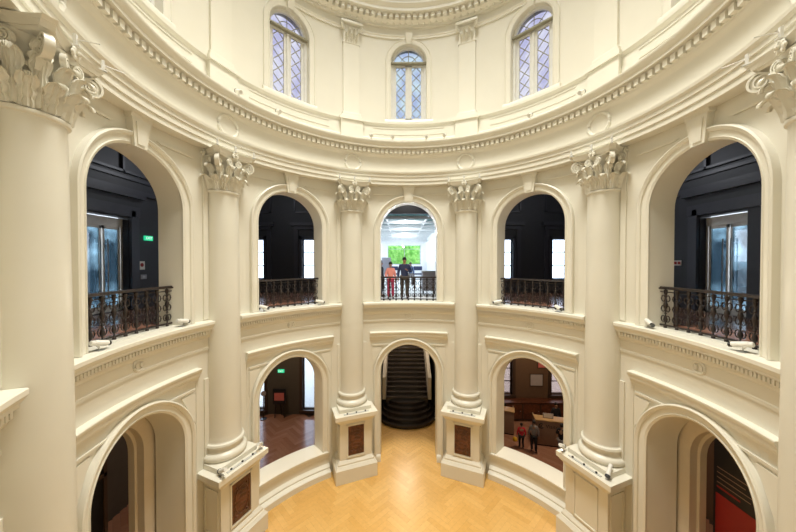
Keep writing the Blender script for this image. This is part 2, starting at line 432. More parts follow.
# attic plinth band and upper entablature (rings)
mb = MB(); mb.lathe([(RA+.01, 13.03), (RA-.10, 13.03), (RA-.10, 13.30), (RA-.06, 13.34), (RA-.05, 13.82), (RA-.08, 13.84), (RA-.13, 13.90), (RA-.13, 13.95), (RA+.01, 13.98)], 128, inward=True)
for a in BAYS:
    X = Matrix.Rotation(-rad(a), 4, 'Z')
    for s in (-1,):
        arcx = [(.06, 13.50), (.085, 13.50), (.085, 13.53), (.06, 13.53)]
        for z0 in (13.48, 13.72):
            mb.lathe([(RA-p, z0+dz) for p, dz in ((.04, 0), (.075, 0), (.075, .03), (.04, .03))], 12, a-14, a+14, inward=True, cap=True)
struct(mb.build(trimname(), M['plaster2']), 'cream plinth band below the drum windows', cat='moulding')
mb = MB(); r2 = RA
mb.lathe([(r2+.01, 17.60), (r2-.05, 17.60), (r2-.05, 17.66), (r2-.08, 17.70), (r2-.08, 17.73), (r2+.01, 17.75)], 128, inward=True)
mb.lathe([(r2+.01, 18.02), (r2-.12, 18.02), (r2-.12, 18.12), (r2-.20, 18.16), (r2-.26, 18.2), (r2-.26, 18.36), (r2-.5, 18.38), (r2-.5, 18.48), (r2-.6, 18.6), (r2-.6, 18.66), (r2+.1, 18.70)], 128, inward=True)
for i in range(150):
    X = Matrix.Rotation(2*pi*i/150, 4, 'Z'); mb.box((-.07, r2-.40, 18.2), (.07, r2-.25, 18.35), 0, X)
    mb.ball((0, r2-.15, 18.13), .05, n=6, X=Matrix.Rotation(2*pi*(i+.5)/150, 4, 'Z'))
mb.v = [(x, y, z-.18) for x, y, z in mb.v]
struct(mb.build(trimname(), M['plaster2']), 'upper dentilled cornice at the foot of the dome', cat='cornice')
# dome with oculus
mb = MB(); pr = []
for i in range(15):
    t = rad(i*76/14); pr.append((6.0*cos(t)**.9 if i else 6.0, 18.68 + 5.4*sin(t)))
mb.lathe(pr, 96, inward=True)
struct(mb.build('ceiling', M['plaster']), 'cream dome over the round hall', cat='dome')

# ------------------------------------------------------------------ floors, ceilings, outer walls
D = 9.6
def herring(mb, x0, x1, y0, y1, ok, L=.60, w=.12, z=0.0, rot=0):
    g = .0015; n = int(round(L/w)); X = Matrix.Rotation(rot, 4, 'Z'); Xi = X.inverted()
    span = 14
    for i in range(-int(2*span/w), int(2*span/w)):
        for k in range(-int(span/(2*L))-1, int(span/(2*L))+2):
            # classic herringbone lattice: offset by (w, w) each step, period 2L along diagonal direction
            for kind in (0, 1):
                bx = i*w + k*2*L; by = i*w
                if kind == 0: a = (bx, by); b = (bx+L, by+w)
                else: a = (bx+L, by+w-L); b = (bx+L+w, by+w)
                c = X @ Vector(((a[0]+b[0])/2, (a[1]+b[1])/2, 0))
                if not (x0 < c.x < x1 and y0 < c.y < y1 and ok(c.x, c.y)): continue
                mb.add([(a[0]+g, a[1]+g, z), (b[0]-g, a[1]+g, z), (b[0]-g, b[1]-g, z), (a[0]+g, b[1]-g, z)], [(0, 1, 2, 3)], 0, X)
mb = MB(); herring(mb, -6.6, 6.6, -6.6, 9.4, lambda x, y: x*x+y*y < 6.5**2 or (abs(x) < 1.8 and 0 < y < 9.2), L=.9, w=.18, z=0, rot=rad(45))
mb.box((-6.7, -6.7, -.2), (6.7, 9.5, -.004), 1)
o = mb.build('floor', [M['parquet'], mat('floor_joint_brown', (.42, .24, .08), .6)], smooth=False); struct(o, 'honey oak herringbone parquet floor of the round hall', cat='floor')
def room_floor(name, x0, x1, y0, y1, z, m, label, ok=lambda x, y: True):
    mb = MB(); w = .14; L = .9; j = 0; y = y0
    while y < y1:
        x = x0 - (j % 3)*.3
        while x < x1:
            if x+L > x0 and ok(x+L/2, y+w/2): mb.add([(x+.002, y+.002, z), (x+L-.002, y+.002, z), (x+L-.002, y+w-.002, z), (x+.002, y+w-.002, z)], [(0,1,2,3)])
            x += L
        y += w; j += 1
    mb.box((x0, y0, z-.1), (x1, y1, z-.004), 1)
    return struct(mb.build(name, [m, M['browntrim']], smooth=False), label, cat='floor')
nin = lambda x, y: x*x+y*y > 6.5**2
room_floor('floor_front_left', -10, -1.8, 1.2, D, .004, M['redparquet'], 'red-brown polished floor of the room behind the front left arch', nin) if False else None
def slab(name, m, z0, z1, rin, label, D=9.9, mlow=None, ymax=None):
    """square plate with round hole"""
    mb = MB(); n = 96
    for z, fl in ((z0, 1), (z1, 0)):
        vs = []; fs = []
        for i in range(n):
            a = 2*pi*(i+.5)/n; s_ = max(abs(sin(a)), abs(cos(a))); vs += [(rin*sin(a), rin*cos(a), z), (D*sin(a)/s_, D*cos(a)/s_, z)]
        for i in range(n):
            j = (i+1) % n; f = (2*i, 2*i+1, 2*j+1, 2*j); fs.append(f if fl else f[::-1])
        mb.add(vs, fs, fl)
    return struct(mb.build(name, [m, mlow or m]), label, cat='floor')
# ground room floors: planked ring
mb = MB(); w = .12; L = .8; y = -D; j = 0
random.seed(3)
herring(mb, -D, D, -1, D, lambda x, y: x*x+y*y > 6.45**2 and abs(x) > 1.75, L=.9, w=.18, z=.002, rot=rad(45))
o = mb.build('floor_side_rooms', M['redparquet'], smooth=False); struct(o, 'red-brown polished parquet of the side rooms', cat='floor')
slab('floor_base', M['browntrim'], -.1, -.003, 6.3, 'brown joint bed under the side room parquet')
slab('floor_gallery', M['redparquet'], GAL-.45, GAL-.005, 6.05, 'red-brown wooden floor of the upper gallery', mlow=M['greybrown'])
slab('ceiling_gallery', M['dark'], 12.6, 12.9, 6.2, 'dark ceiling of the upper gallery')

def flat_wall(mb, axis, c, t, u0, u1, z0, z1, holes, mi=0):
    """axis 'x': wall plane y=c spanning x; axis 'y': plane x=c spanning y. t = thickness (signed, away from hall)."""
    us = sorted({u0, u1, *[h[0] for h in holes], *[h[1] for h in holes]}); zs = sorted({z0, z1, *[h[2] for h in holes], *[h[3] for h in holes]})
    for ua, ub in zip(us[:-1], us[1:]):
        for za, zb in zip(zs[:-1], zs[1:]):
            um, zm = (ua+ub)/2, (za+zb)/2
            if any(h[0] < um < h[1] and h[2] < zm < h[3] for h in holes): continue
            lo, hi = sorted((c, c+t))
            if axis == 'x': mb.box((ua, lo, za), (ub, hi, zb), mi)
            else: mb.box((lo, ua, za), (hi, ub, zb), mi)
    return mb
WINX = [(-8.55, -7.72), (-5.64, -5.0), (5.0, 5.64), (7.72, 8.55)]
lowh = [(x0, x1, .25 if x1 < 0 else 1.15, 3.9) for x0, x1 in WINX]; uph = [(x0, x1, 7.35, 9.5) for x0, x1 in WINX]
mb = MB()
flat_wall(mb, 'x', D, .35, -D-.3, -1.62, -.1, 6.2, [h for h in lowh if h[0] < 0], 0)
flat_wall(mb, 'x', D, .35, 1.62, D+.3, -.1, 6.2, [h for h in lowh if h[0] > 0], 1)
flat_wall(mb, 'x', D, .35, -1.62, 1.62, 5.6, 6.2, [], 0)
flat_wall(mb, 'x', D, .35, -D-.3, D+.3, 6.2, 12.7, uph + [(-2.4, 2.4, 6.2, 10.85)], 2)
struct(mb.build('wall_outer_front', [M['greybrown'], M['brown'], M['dark']], smooth=False), 'dark far wall of the rooms beyond the arches, with tall windows', cat='wall')
for s, nm in ((-1, 'left'), (1, 'right')):
    mb = MB(); dy = (2.30, 3.66)
    flat_wall(mb, 'y', s*D, s*.35, -D, D, -.1, 6.2, [], 1 if s < 0 else 0)
    flat_wall(mb, 'y', s*D, s*.35, -D, D, 6.2, 12.7, [(dy[0], dy[1], GAL, 9.75)], 2)
    struct(mb.build('wall_outer_'+nm, [M['brown'], M['greybrown'], M['dark']], smooth=False), 'dark %s side wall of the ambulatory with a glazed doorway' % nm, cat='wall')
mb = MB(); flat_wall(mb, 'x', -D, -.35, -D-.3, D+.3, -.1, 12.7, [], 0)
struct(mb.build('wall_outer_back', M['dark'], smooth=False), 'dark wall behind the viewer', cat='wall')
# partitions closing the side rooms
for s, nm in ((-1, 'left'), (1, 'right')):
    mb = MB(); mb.box((min(s*1.72, s*1.9), 6.62, -.0), (max(s*1.72, s*1.9), D, 6.2), 0)
    struct(mb.build('wall_stair_'+nm, M['greybrown'], smooth=False), 'wall on the %s of the stair hall' % nm, cat='wall')

# windows
wn = [0]
def window(x0, x1, z0, z1, rows, label, frame, pane, sill=None):
    wn[0] += 1; r = thing('window_%d' % wn[0], label, 'window', ((x0+x1)/2, D, z0)); r['kind'] = 'structure'
    w = (x1-x0)/2; h = z1-z0
    mb = MB(); mb.box((-w-.16, -.06, -.14), (-w, .05, h+.16)); mb.box((w, -.06, -.14), (w+.16, .05, h+.16)); mb.box((-w-.16, -.06, h), (w+.16, .05, h+.16)); mb.box((-w-.18, -.10, -.14), (w+.18, .05, 0))
    mb.build('window_frame', frame, r, smooth=False)
    mb = MB()
    for k in range(1, rows): mb.box((-w, .13, h*k/rows-.022), (w, .17, h*k/rows+.022))
    for s in (-1, 1): mb.box((min(s*w, s*(w-.05)), .12, 0), (max(s*w, s*(w-.05)), .18, h))
    mb.box((-w, .12, 0), (w, .18, .05)); mb.box((-w, .12, h-.05), (w, .18, h))
    mb.build('glazing_bar', frame, r, smooth=False)
    MB().box((-w, .145, 0), (w, .155, h)).build('pane', pane, r, smooth=False)
    return r
PW = ['outer left', 'inner left', 'inner right', 'outer right']
for i, (x0, x1) in enumerate(WINX):
    window(x0, x1, 7.35, 9.5, 3, 'bright three-pane window in the dark gallery wall, %s one' % PW[i], M['darktrim'], M['glass'])
    lf = x1 < 0
    window(x0, x1, .25 if lf else 1.15, 3.9, 1 if lf else 4, 'bright window in the ground floor room, %s one' % PW[i], M['browntrim'], M['glass'] if lf else M['frosted'])
# dark wall mouldings of gallery rooms: window surrounds, hoods, frieze panels
mb = MB()
for i, (x0, x1) in enumerate(WINX):
    xa, xb = x0-.42, x1+.42
    mb.box((xa, D-.08, 6.65), (x0-.2, D+.0, 10.2)); mb.box((x1+.2, D-.08, 6.65), (xb, D, 10.2))
    mb.box((xa-.15, D-.22, 10.2), (xb+.15, D, 10.38)); mb.box((xa, D-.12, 10.0), (xb, D, 10.2))
    for zz in (10.9, 12.0): mb.box((xa, D-.08, zz), (xb, D, zz+.09))
    for xx in (xa, xb-.09): mb.box((xx, D-.08, 10.9), (xx+.09, D, 12.05))
struct(mb.build(trimname(), M['darktrim'], smooth=False), 'dark window surrounds and hoods of the far gallery wall', cat='moulding')
for s, nm in ((-1, 'left'), (1, 'right')):
    mb = MB()
    def bx(y0, y1, z0, z1, p):
        a, b = sorted((s*(D-p), s*D)); mb.box((a, y0, z0), (b, y1, z1))
    bx(3.68, 3.84, 6.65, 10.0, .10); bx(3.84, 4.02, 6.65, 10.15, .06); bx(1.6, 4.02, 9.80, 10.15, .10); bx(1.3, 4.2, 10.45, 10.6, .18); bx(.5, 7, 10.6, 10.75, .12)
    bx(.5, 9, 11.05, 11.15, .07)
    for z in (11.25, 12.2): bx(1.5, 4.6, z, z+.08, .09)
    for y in (1.5, 4.52, 3.4): bx(y, y+.08, 11.25, 12.28, .09)
    for z in (11.25, 12.2): bx(5.2, 8.4, z, z+.08, .09)
    for y in (5.2, 8.3): bx(y, y+.08, 11.25, 12.28, .09)
    struct(mb.build(trimname(), M['darktrim'], smooth=False), 'dark door case, frieze and recessed panels of the %s gallery wall' % nm, cat='moulding')
# glazed gallery doors with lobby beyond
dn = [0]
for s, nm in ((-1, 'left'), (1, 'right')):
    dn[0] += 1
    r = thing('door_%d' % dn[0], 'tall double glass door with steel pull handles in the dark %s gallery wall' % nm, 'door', (s*(D+.25), 2.98, GAL)); r['kind'] = 'structure'
    mb = MB()
    for y in (-.68, .62): mb.box((-.04, y, 0), (.04, y+.06, 3.05))
    mb.box((-.05, -.68, 2.80), (.05, .68, 3.08)); mb.box((-.04, -.68, 0), (.04, .68, .05))
    mb.build('door_frame', M['white'], r, smooth=False)
    for y in (-.32, .31):
        lf = MB()
        for q in (-.29, .23): lf.box((-.025, y+q, .05), (.025, y+q+.06, 2.8))
        lf.box((-.025, y-.29, .05), (.025, y+.29, .20)); lf.box((-.025, y-.29, 2.7), (.025, y+.29, 2.8))
        l = lf.build('door_leaf', M['white'], r, smooth=False)
        MB().box((-.006, y-.24, .18), (.006, y+.24, 2.72)).build('pane', M['doorglass'], l, smooth=False)
        hy = y + (.20 if y < 0 else -.20)
        h = MB().tube([(-s*.10, hy, .45), (-s*.10, hy, 2.35)], .018); h.tube([(-s*.10, hy, .6), (0, hy, .6)], .012); h.tube([(-s*.10, hy, 2.2), (0, hy, 2.2)], .012)
        h.build('door_handle', M['metal'], l)
    # lobby beyond the door
    mb = MB(); X0, X1 = sorted((s*(D+.35), s*(D+5.5)))
    mb.box((X0, .3, GAL-.15), (X1, 6, GAL-.01)); mb.box((X0, .2, GAL), (X1, .3, 10.6)); mb.box((X0, 6, GAL), (X1, 6.1, 10.6))
    mb.box((X0, .3, 10.6), (X1, 6, 10.7))
    xa, xb = sorted((s*(D+5.5), s*(D+5.6)))
    flat_wall(mb, 'y', s*(D+5.5), s*.1, .3, 6, GAL, 10.6, [(y, y+.75, 7.1, 9.9) for y in (.9, 1.9, 2.9, 3.9, 4.9)])
    struct(mb.build('wall_lobby_'+nm, M['whitewall'], smooth=False), 'pale lobby with tall windows beyond the %s glass door' % nm, cat='wall')

# ------------------------------------------------------------------ glazed link beyond the central gallery arch
mb = MB(); y0, y1 = D+.35, 25.5
flat_wall(mb, 'x', y1, .2, -2.6, 2.6, 6.3, 11.0, [(-1.75, 1.75, 8.02, 10.05)])
mb.box((-2.6, y0, 6.3), (-2.4, y1, 8.3)); mb.box((2.4, y0, 6.3), (2.6, y1, 8.3)); mb.box((-2.6, y0, 10.4), (-2.4, y1, 10.9)); mb.box((2.4, y0, 10.4), (2.6, y1, 10.9))
y = y0
while y < y1:
    for s in (-2.6, 2.4): mb.box((s, y, 8.3), (s+.2, y+.35, 10.4))
    y += 2.5
struct(mb.build('wall_link', M['whitewall'], smooth=False), 'white walls of the glazed link beyond the central gallery arch', cat='wall')
mb = MB(); mb.box((-2.4, D, 6.35), (2.4, y1, GAL)); mb.box((-1.9, 6.70, GAL-.02), (1.9, D, GAL+.002)); struct(mb.build('floor_link', M['whitewall'], smooth=False), 'white floor of the glazed link', cat='floor')
mb = MB(); mb.box((-2.4, y0, 10.9), (2.4, y1, 10.92)); struct(mb.build('ceiling_link', M['roofglass'], smooth=False), 'cyan tinted glass roof of the link', cat='roof')
mb = MB()
for k in range(8): yy = y0 + .6 + k*2.0; mb.box((-2.4, yy, 10.70), (2.4, yy+.14, 10.90))
for xx in (-1.2, 1.2): mb.box((xx-.04, y0, 10.8), (xx+.04, y1, 10.9))
struct(mb.build(trimname(), M['whitewall'], smooth=False), 'white beams under the glass roof of the link', cat='beam')
wn[0] += 1; r = thing('window_%d' % wn[0], 'wide window with a green garden view at the end of the link', 'window', (0, 25.55, 8.02)); r['kind'] = 'structure'
MB().box((-1.75, 0, 0), (1.75, .02, 2.03)).build('pane', M['glass'], r, smooth=False)
mb = MB()
for xx in (-1.75, .0, 1.70): mb.box((xx, -.04, 0), (xx+.05, .06, 2.03))
mb.box((-1.75, -.04, 0), (1.75, .06, .06)); mb.box((-1.75, -.04, 1.62), (1.75, .06, 1.66)); mb.build('window_frame', M['kiosk'], r, smooth=False)
struct(MB().box((-60, 10.2, -.3), (60, 90, -.12)).box((-60, -60, -.5), (60, 90, -.31)).build('ground', mat('pale_paving', (.55, .54, .50), .8), smooth=False), 'garden ground outside', cat='ground')
def bush(x, y, z, sx, sz, label, seed):
    bm = bmesh.new(); bmesh.ops.create_icosphere(bm, subdivisions=4, radius=1); rnd = random.Random(seed)
    for v in bm.verts: v.co *= 1 + rnd.uniform(-.10, .14); v.co.x *= sx; v.co.z *= sz
    me = bpy.data.meshes.new('foliage'); bm.to_mesh(me); bm.free(); me.materials.append(M['leaf'])
    r = thing('garden_tree', label, 'tree', (x, y, z), group='trees outside the link window')
    link('foliage', me, r, (0, 0, 0)); MB().tube([(0, 0, -z), (0.05, 0, -.5)], [.2, .12]).build('trunk', M['olive'], r)
bush(-1.8, 29, 9.0, 1.5, 1.9, 'green tree seen through the left half of the far link window', 1)
bush(1.6, 29.5, 8.7, 1.5, 1.7, 'green tree seen through the right half of the far link window', 2)
bush(.1, 33, 9.4, 2.6, 2.4, 'taller green tree standing behind the two others outside the link window', 4)

# ------------------------------------------------------------------ staircase
def step(w, y0, y1, z0, z1, roundr=None):
    mb = MB()
    if roundr:
        n = 24; bot = []
        pts = [(-w, y1)] + [(w*sin(t)*1.0, y1 - (y1-y0)*cos(t)**.6 if abs(t) < pi/2 - 1e-6 else y1) for t in [-pi/2 + pi*k/n for k in range(1, n)]] + [(w, y1)]
        N_ = len(pts); vs = [(x, y, z0) for x, y in pts] + [(x, y, z1-.03) for x, y in pts] + [(x*1.01, y-.02, z1-.03) for x, y in pts] + [(x*1.01, y-.02, z1) for x, y in pts]
        fs = []
        for L_ in range(3):
            for i in range(N_-1): fs.append((L_*N_+i, L_*N_+i+1, (L_+1)*N_+i+1, (L_+1)*N_+i))
        fs.append(tuple(3*N_+i for i in range(N_))); mb.add(vs, fs)
    else:
        mb.box((-w, y0, z0), (w, y1, z1-.04)); mb.box((-w, y0-.03, z1-.04), (w, y1, z1), bev=.01)
    return mb
st = thing('staircase', 'black marble staircase with rounded lower steps rising beyond the central ground arch', 'staircase', (0, 8.2, 0))
for k in range(5): step(1.58-.11*k, .28*k, 2.2, .16*k, .16*(k+1), True).build('step', M['blackmarble'], st)
for k in range(16): step(1.13, 1.45+.29*k, 1.45+.29*(k+1)+.35, .8+.16*k-.3, .8+.16*(k+1)).build('step', M['blackmarble'], st)
for s in (-1, 1):
    mb = MB(); vs = []
    x0, x1 = sorted((s*1.15, s*1.32))
    P = [(1.5, .8), (1.5, 2.0), (6.5, 4.75), (6.5, .8)]
    mb.add([(x, y, z) for x in (x0, x1) for y, z in P], [(0,1,2,3), (7,6,5,4), (0,4,5,1), (1,5,6,2), (2,6,7,3), (3,7,4,0)])
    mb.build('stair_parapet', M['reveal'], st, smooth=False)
mb = MB(); mb.box((-1.9, 9.9, -.15), (1.9, 16, -.02)); mb.box((-1.9, 9.95, 0), (-1.62, 16, 6.2)); mb.box((1.62, 9.95, 0), (1.9, 16, 6.2)); mb.box((-1.9, 15.5, 0), (1.9, 15.7, 6.2)); mb.box((-1.9, 9.95, 6.0), (1.9, 15.6, 6.2))
struct(mb.build('wall_stairwell', M['greybrown'], smooth=False), 'dim walls around the marble staircase', cat='wall')

# ------------------------------------------------------------------ inner portals of the side ground arches
for s, nm in ((-1, 'left'), (1, 'right')):
    mb = MB(); hw = .98; yy = R+TL+.0
    P = arch_path(hw, 0, LZ-.12); Q = arch_path(HW+.12, 0, LZ+.1); vs = []; fs = []
    for (x, z, _, _), (x2, z2, _, _) in zip(P, Q):
        vs += [(x2, yy-.06, z2), (x+.13*(1 if x > 0 else -1)*0+x*.12, yy-.06, z+.10 if z > .1 else z), (x, yy+.02, z), (x, yy+.20, z), (x*.95, yy+.22, z-.05 if z > .1 else z), (x*.95, yy+.38, z-.05 if z > .1 else z)]
    for i in range(len(P)-1):
        for q in range(5): fs.append((i*6+q, i*6+q+1, (i+1)*6+q+1, (i+1)*6+q)[::-1])
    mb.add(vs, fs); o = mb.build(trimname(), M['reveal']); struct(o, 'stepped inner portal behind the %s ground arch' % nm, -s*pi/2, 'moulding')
    dn[0] += 1; r = thing('door_%d' % dn[0], 'dark glazed doors in the %s ground portal' % nm, 'door', (s*(R+TL+.95), 0, 0), -s*pi/2); r['kind'] = 'structure'
    mb = MB()
    for x in (-.93, -.3, .22, .85): mb.box((x, -.04, 0), (x+.08, .04, 4.4))
    mb.box((-.93, -.04, 2.9), (.93, .04, 3.0)); mb.box((-.93, -.04, 0), (.93, .04, .2)); mb.build('door_frame', M['browntrim'], r, smooth=False)
    MB().box((-.9, -.005, .1), (.9, .005, 4.4)).build('pane', M['blackplastic'], r, smooth=False)
# printed banner in the right portal
r = thing('display_board', 'tall black display board with a red lower panel in the right ground portal', 'display board', (R+TL+.62, .20, 0), -pi/2)
MB().box((-.78, -.02, 0), (.78, .02, 3.95), bev=.008).build('board', M['darkprint'], r)
MB().box((-.72, -.026, .25), (.72, -.018, 2.66)).build('red_panel', M['redprint'], r, smooth=False)
mb = MB()
for k, (a, b) in enumerate(((-.7, .1), (-.7, -.1), (-.7, .2), (-.7, 0))): mb.box((a, -.024, 3.28-.12*k), (b, -.018, 3.298-.12*k))
mb.build('printed_lines', M['deskfront'], r, smooth=False)
MB().box((-.70, -.024, 2.80), (-.2, -.018, 2.84)).build('red_heading', M['redprint'], r, smooth=False)

# ------------------------------------------------------------------ columns
def acanthus(h, w, rb, curl):
    nu, nv = 14, 26; V = []
    for side in (0, 1):
        for j in range(nv+1):
            v = j/nv
            if v < .72: z = h*v/.72*.86; out = .03 + .06*v + .12*v*v
            else:
                t = (v-.72)/.28*pi*1.05; z = h*.86 + curl*sin(t)*1.0; out = .03+.06*.72+.12*.52 + curl*(1-cos(t))
            ww = w*(1.0 - .15*v if v < .75 else (1-.11)*(1-((v-.75)/.25)**1.6*.75)) * (.70 + .36*abs(sin(v*pi*3.3 + .5)))
            for i in range(nu+1):
                u = -1 + 2*i/nu; x = u*ww/2
                rib = .022*cos(u*pi*4)*(1-v*.5) + .02*cos(u*pi/2)**2 - .05*abs(u)**2*(1 if v < .7 else .3)
                y = out + rib - x*x/(2*rb) - (.022 if side else 0)
                V.append((x, -y, z))
    F = []; n = nu+1; O = (nv+1)*n
    for j in range(nv):
        for i in range(nu):
            a = j*n+i; F.append((a, a+1, a+n+1, a+n)); F.append((O+a, O+a+n, O+a+n+1, O+a+1))
    for j in range(nv):
        for i in (0, nu):
            a = j*n+i; F.append((a, a+n, O+a+n, O+a) if i == 0 else (a+n, a, O+a, O+a+n))
    for i in range(nu): a = nv*n+i; F.append((a, a+1, O+a+1, O+a))
    return MB().add(V, F)
def volute(rad0, wid, thick, stem):
    """spiral scroll in the local -y/z plane, centred on the origin"""
    pts = []
    for k in range(40):
        t = k/39*2*pi*2.1; r = rad0*(1-.80*k/39); pts.append((-r*sin(t + .2), r*cos(t + .2)))
    pts = [(stem*1.15, -stem*1.55), (stem*.75, -stem*.75), (stem*.45, rad0*.55)] + pts
    mb = MB(); V = []; F = []; n = len(pts)
    for k, (y, z) in enumerate(pts):
        a = Vector(pts[min(k+1, n-1)]) - Vector(pts[max(k-1, 0)]); a.normalize(); nrm = Vector((-a.y, a.x)); t = thick*(1-.5*k/n); w = wid*(.75+.25*min(1, k/8))*(1-.25*k/n)
        for sx, st_ in ((-1, -1), (1, -1), (1, 1), (-1, 1)): V.append((sx*w/2, y + nrm.x*st_*t/2, z + nrm.y*st_*t/2))
    for k in range(n-1):
        for q in range(4): F.append((k*4+q, k*4+(q+1) % 4, (k+1)*4+(q+1) % 4, (k+1)*4+q))
    F += [(0,1,2,3), tuple((n-1)*4+q for q in range(4))]
    mb.add(V, F)
    # thin web filling the scroll
    mb.tube([(-wid*.16, 0, 0), (wid*.16, 0, 0)], rad0*.86, 20); mb.tube([(-wid*.40, 0, 0), (wid*.40, 0, 0)], rad0*.20, 12)
    return mb
SHZ0, SHZ1 = 3.22, 10.27; CH = ARC - SHZ1
leaf1 = acanthus(.37, .225, .44, .07).build('acanthus_leaf', M['plaster2']); leaf2 = acanthus(.66, .225, .46, .085).build('acanthus_leaf', M['plaster2'])
leaf3 = acanthus(.30, .20, .46, .05).build('acanthus_leaf', M['plaster2'])
vol = volute(.160, .11, .035, .16).build('volute', M['plaster2']); hel = volute(.10, .07, .024, .10).build('helix_scroll', M['plaster2'])
proto_me = {k: o.data for k, o in (('l1', leaf1), ('l2', leaf2), ('l3', leaf3), ('v', vol), ('h', hel))}
for o in (leaf1, leaf2, leaf3, vol, hel): bpy.data.objects.remove(o)
def concave_sq(h, cut, sag, n=10):
    P = []
    for k in range(4):
        a = k*pi/2; c, s_ = cos(a), sin(a)
        for i in range(n+1):
            t = -1 + 2*i/n; x = t*(h-cut); y = -(h - sag*(1-t*t)); P.append((x*c - y*s_, x*s_ + y*c))
    return P
def make_column(label, plaque=True):
    c = thing('column', label, 'column')
    # pedestal (local -y faces the hall)
    ped = MB(); dw = .62; f = -.70; b = .10
    ped.box((-dw, f, .55), (dw, b, 2.22)); 
    # raised panel frame
    for bx_ in (((-.36, f-.03, .84), (-.31, f, 2.1)), ((.31, f-.03, .84), (.36, f, 2.1)), ((-.36, f-.03, .84), (.36, f, .89)), ((-.36, f-.03, 2.06), (.36, f, 2.1))): ped.box(*bx_)
    for s in (-1, 1):
        x0, x1 = sorted((s*dw, s*(dw+.025))); ped.box((x0, -.60, .85), (x1, -.56, 2.05)); ped.box((x0, -.1, .85), (x1, -.06, 2.05)); ped.box((x0, -.6, 2.02), (x1, -.06, 2.06)); ped.box((x0, -.6, .82), (x1, -.06, .86))
    p = ped.build('pedestal', M['plaster'], c, smooth=False)
    bs = MB(); bs.box((-.80, -.88, 0), (.80, .1, .52), bev=.01)
    def frust(mb, a, b_, z0, z1, f0, f1):
        mb.add([(-a, f0, z0), (a, f0, z0), (a, .1, z0), (-a, .1, z0), (-b_, f1, z1), (b_, f1, z1), (b_, .1, z1), (-b_, .1, z1)], [(0,3,2,1),(4,5,6,7),(0,1,5,4),(1,2,6,5),(2,3,7,6),(3,0,4,7)])
    frust(bs, .79, .72, .52, .62, -.87, -.80); frust(bs, .70, .70, .62, .68, -.78, -.78); frust(bs, .70, .63, .68, .78, -.78, -.71)
    bs.build('pedestal_base', M['plaster2'], p, smooth=False)
    cp = MB(); frust(cp, .64, .70, 2.16, 2.26, -.72, -.78); frust(cp, .72, .78, 2.26, 2.36, -.80, -.86); cp.box((-.81, -.89, 2.36), (.81, .1, 2.52), bev=.012)
    cp.build('pedestal_cap', M['plaster2'], p, smooth=False)
    if plaque:
        pl = MB().box((-.30, f-.022, .93), (.30, f+.01, 2.02), bev=.006)
        q = pl.build('plaque', M['wood'], p)
        rl = MB(); rl.tube([(.22*sin(t)*1, f-.024, 1.48+.40*cos(t)) for t in [2*pi*k/24 for k in range(24)]], .018, 6, closed=True)
        for k in range(5): rl.tube([(-.15+.02*(k % 2), f-.022, 1.24+.12*k), (0, f-.03, 1.27+.12*k), (.15, f-.022, 1.22+.12*k)], .014, 6)
        for sx in (-1, 1):
            rl.tube([(sx*(.24), f-.022, 1.0+.1*k) for k in range(10)], .012, 6); rl.ball((sx*.17, f-.02, 1.86), .035); rl.ball((sx*.17, f-.02, 1.08), .035)
        q2 = rl.build('carved_relief', M['wood'], p)
    # base of the shaft
    b1 = MB(); b1.box((-.62, -.62, 2.52), (.62, .1, 2.66), bev=.01)
    b1.lathe([(.0, 2.66), (.56, 2.66), (.60, 2.70), (.615, 2.76), (.60, 2.82), (.56, 2.86), (.52, 2.88), (.49, 2.92), (.485, 2.98), (.50, 3.02), (.53, 3.03), (.545, 3.07), (.53, 3.12), (.49, 3.14), (.475, 3.17), (.46, 3.23)], 56)
    b1.build('column_base', M['plaster2'], c)
    sh = MB(); pr = [(.475, SHZ0-.02), (.463, SHZ0+.05)]
    for k in range(13): t = k/12; pr.append((.458 - .038*max(0, (t-.15)/.85)**1.4, SHZ0+.1 + (SHZ1-.22-SHZ0)*t))
    pr += [(.425, SHZ1-.08), (.455, SHZ1-.065), (.462, SHZ1-.04), (.455, SHZ1-.012), (.42, SHZ1)]
    sh.lathe(pr, 64); sh.build('shaft', M['plaster'], c)
    bell = MB().lathe([(.40, SHZ1), (.35, SHZ1+.2), (.35, SHZ1+.65), (.42, SHZ1+.82), (.50, SHZ1+.90), (.52, SHZ1+.93)], 40)
    cap = bell.build('capital', M['plaster2'], c)
    ab = MB(); 
    for (h, sg, z0, z1) in ((.545, .10, .92, .96), (.60, .11, .96, 1.03), (.64, .12, 1.03, 1.075)):
        P0 = concave_sq(h, .10, sg); P1 = concave_sq(h+.03, .10, sg); n = len(P0)
        ab.add([(x, y, SHZ1+z0) for x, y in P0] + [(x, y, SHZ1+z1) for x, y in P1], [(i, (i+1) % n, (i+1) % n+n, i+n) for i in range(n)] + [tuple(range(n))[::-1], tuple(range(n, 2*n))])
    ab.build('abacus', M['plaster2'], cap)
    for k in range(-3, 4):
        a = k*pi/6.4
        link('acanthus_leaf', proto_me['l1'], cap, (.41*sin(a), -.41*cos(a), SHZ1+.0), (0, 0, a))
    for k in range(-3, 3):
        a = (k+.5)*pi/6.4*1.0
        link('acanthus_leaf', proto_me['l2'], cap, (.40*sin(a), -.40*cos(a), SHZ1+.02), (0, 0, a))
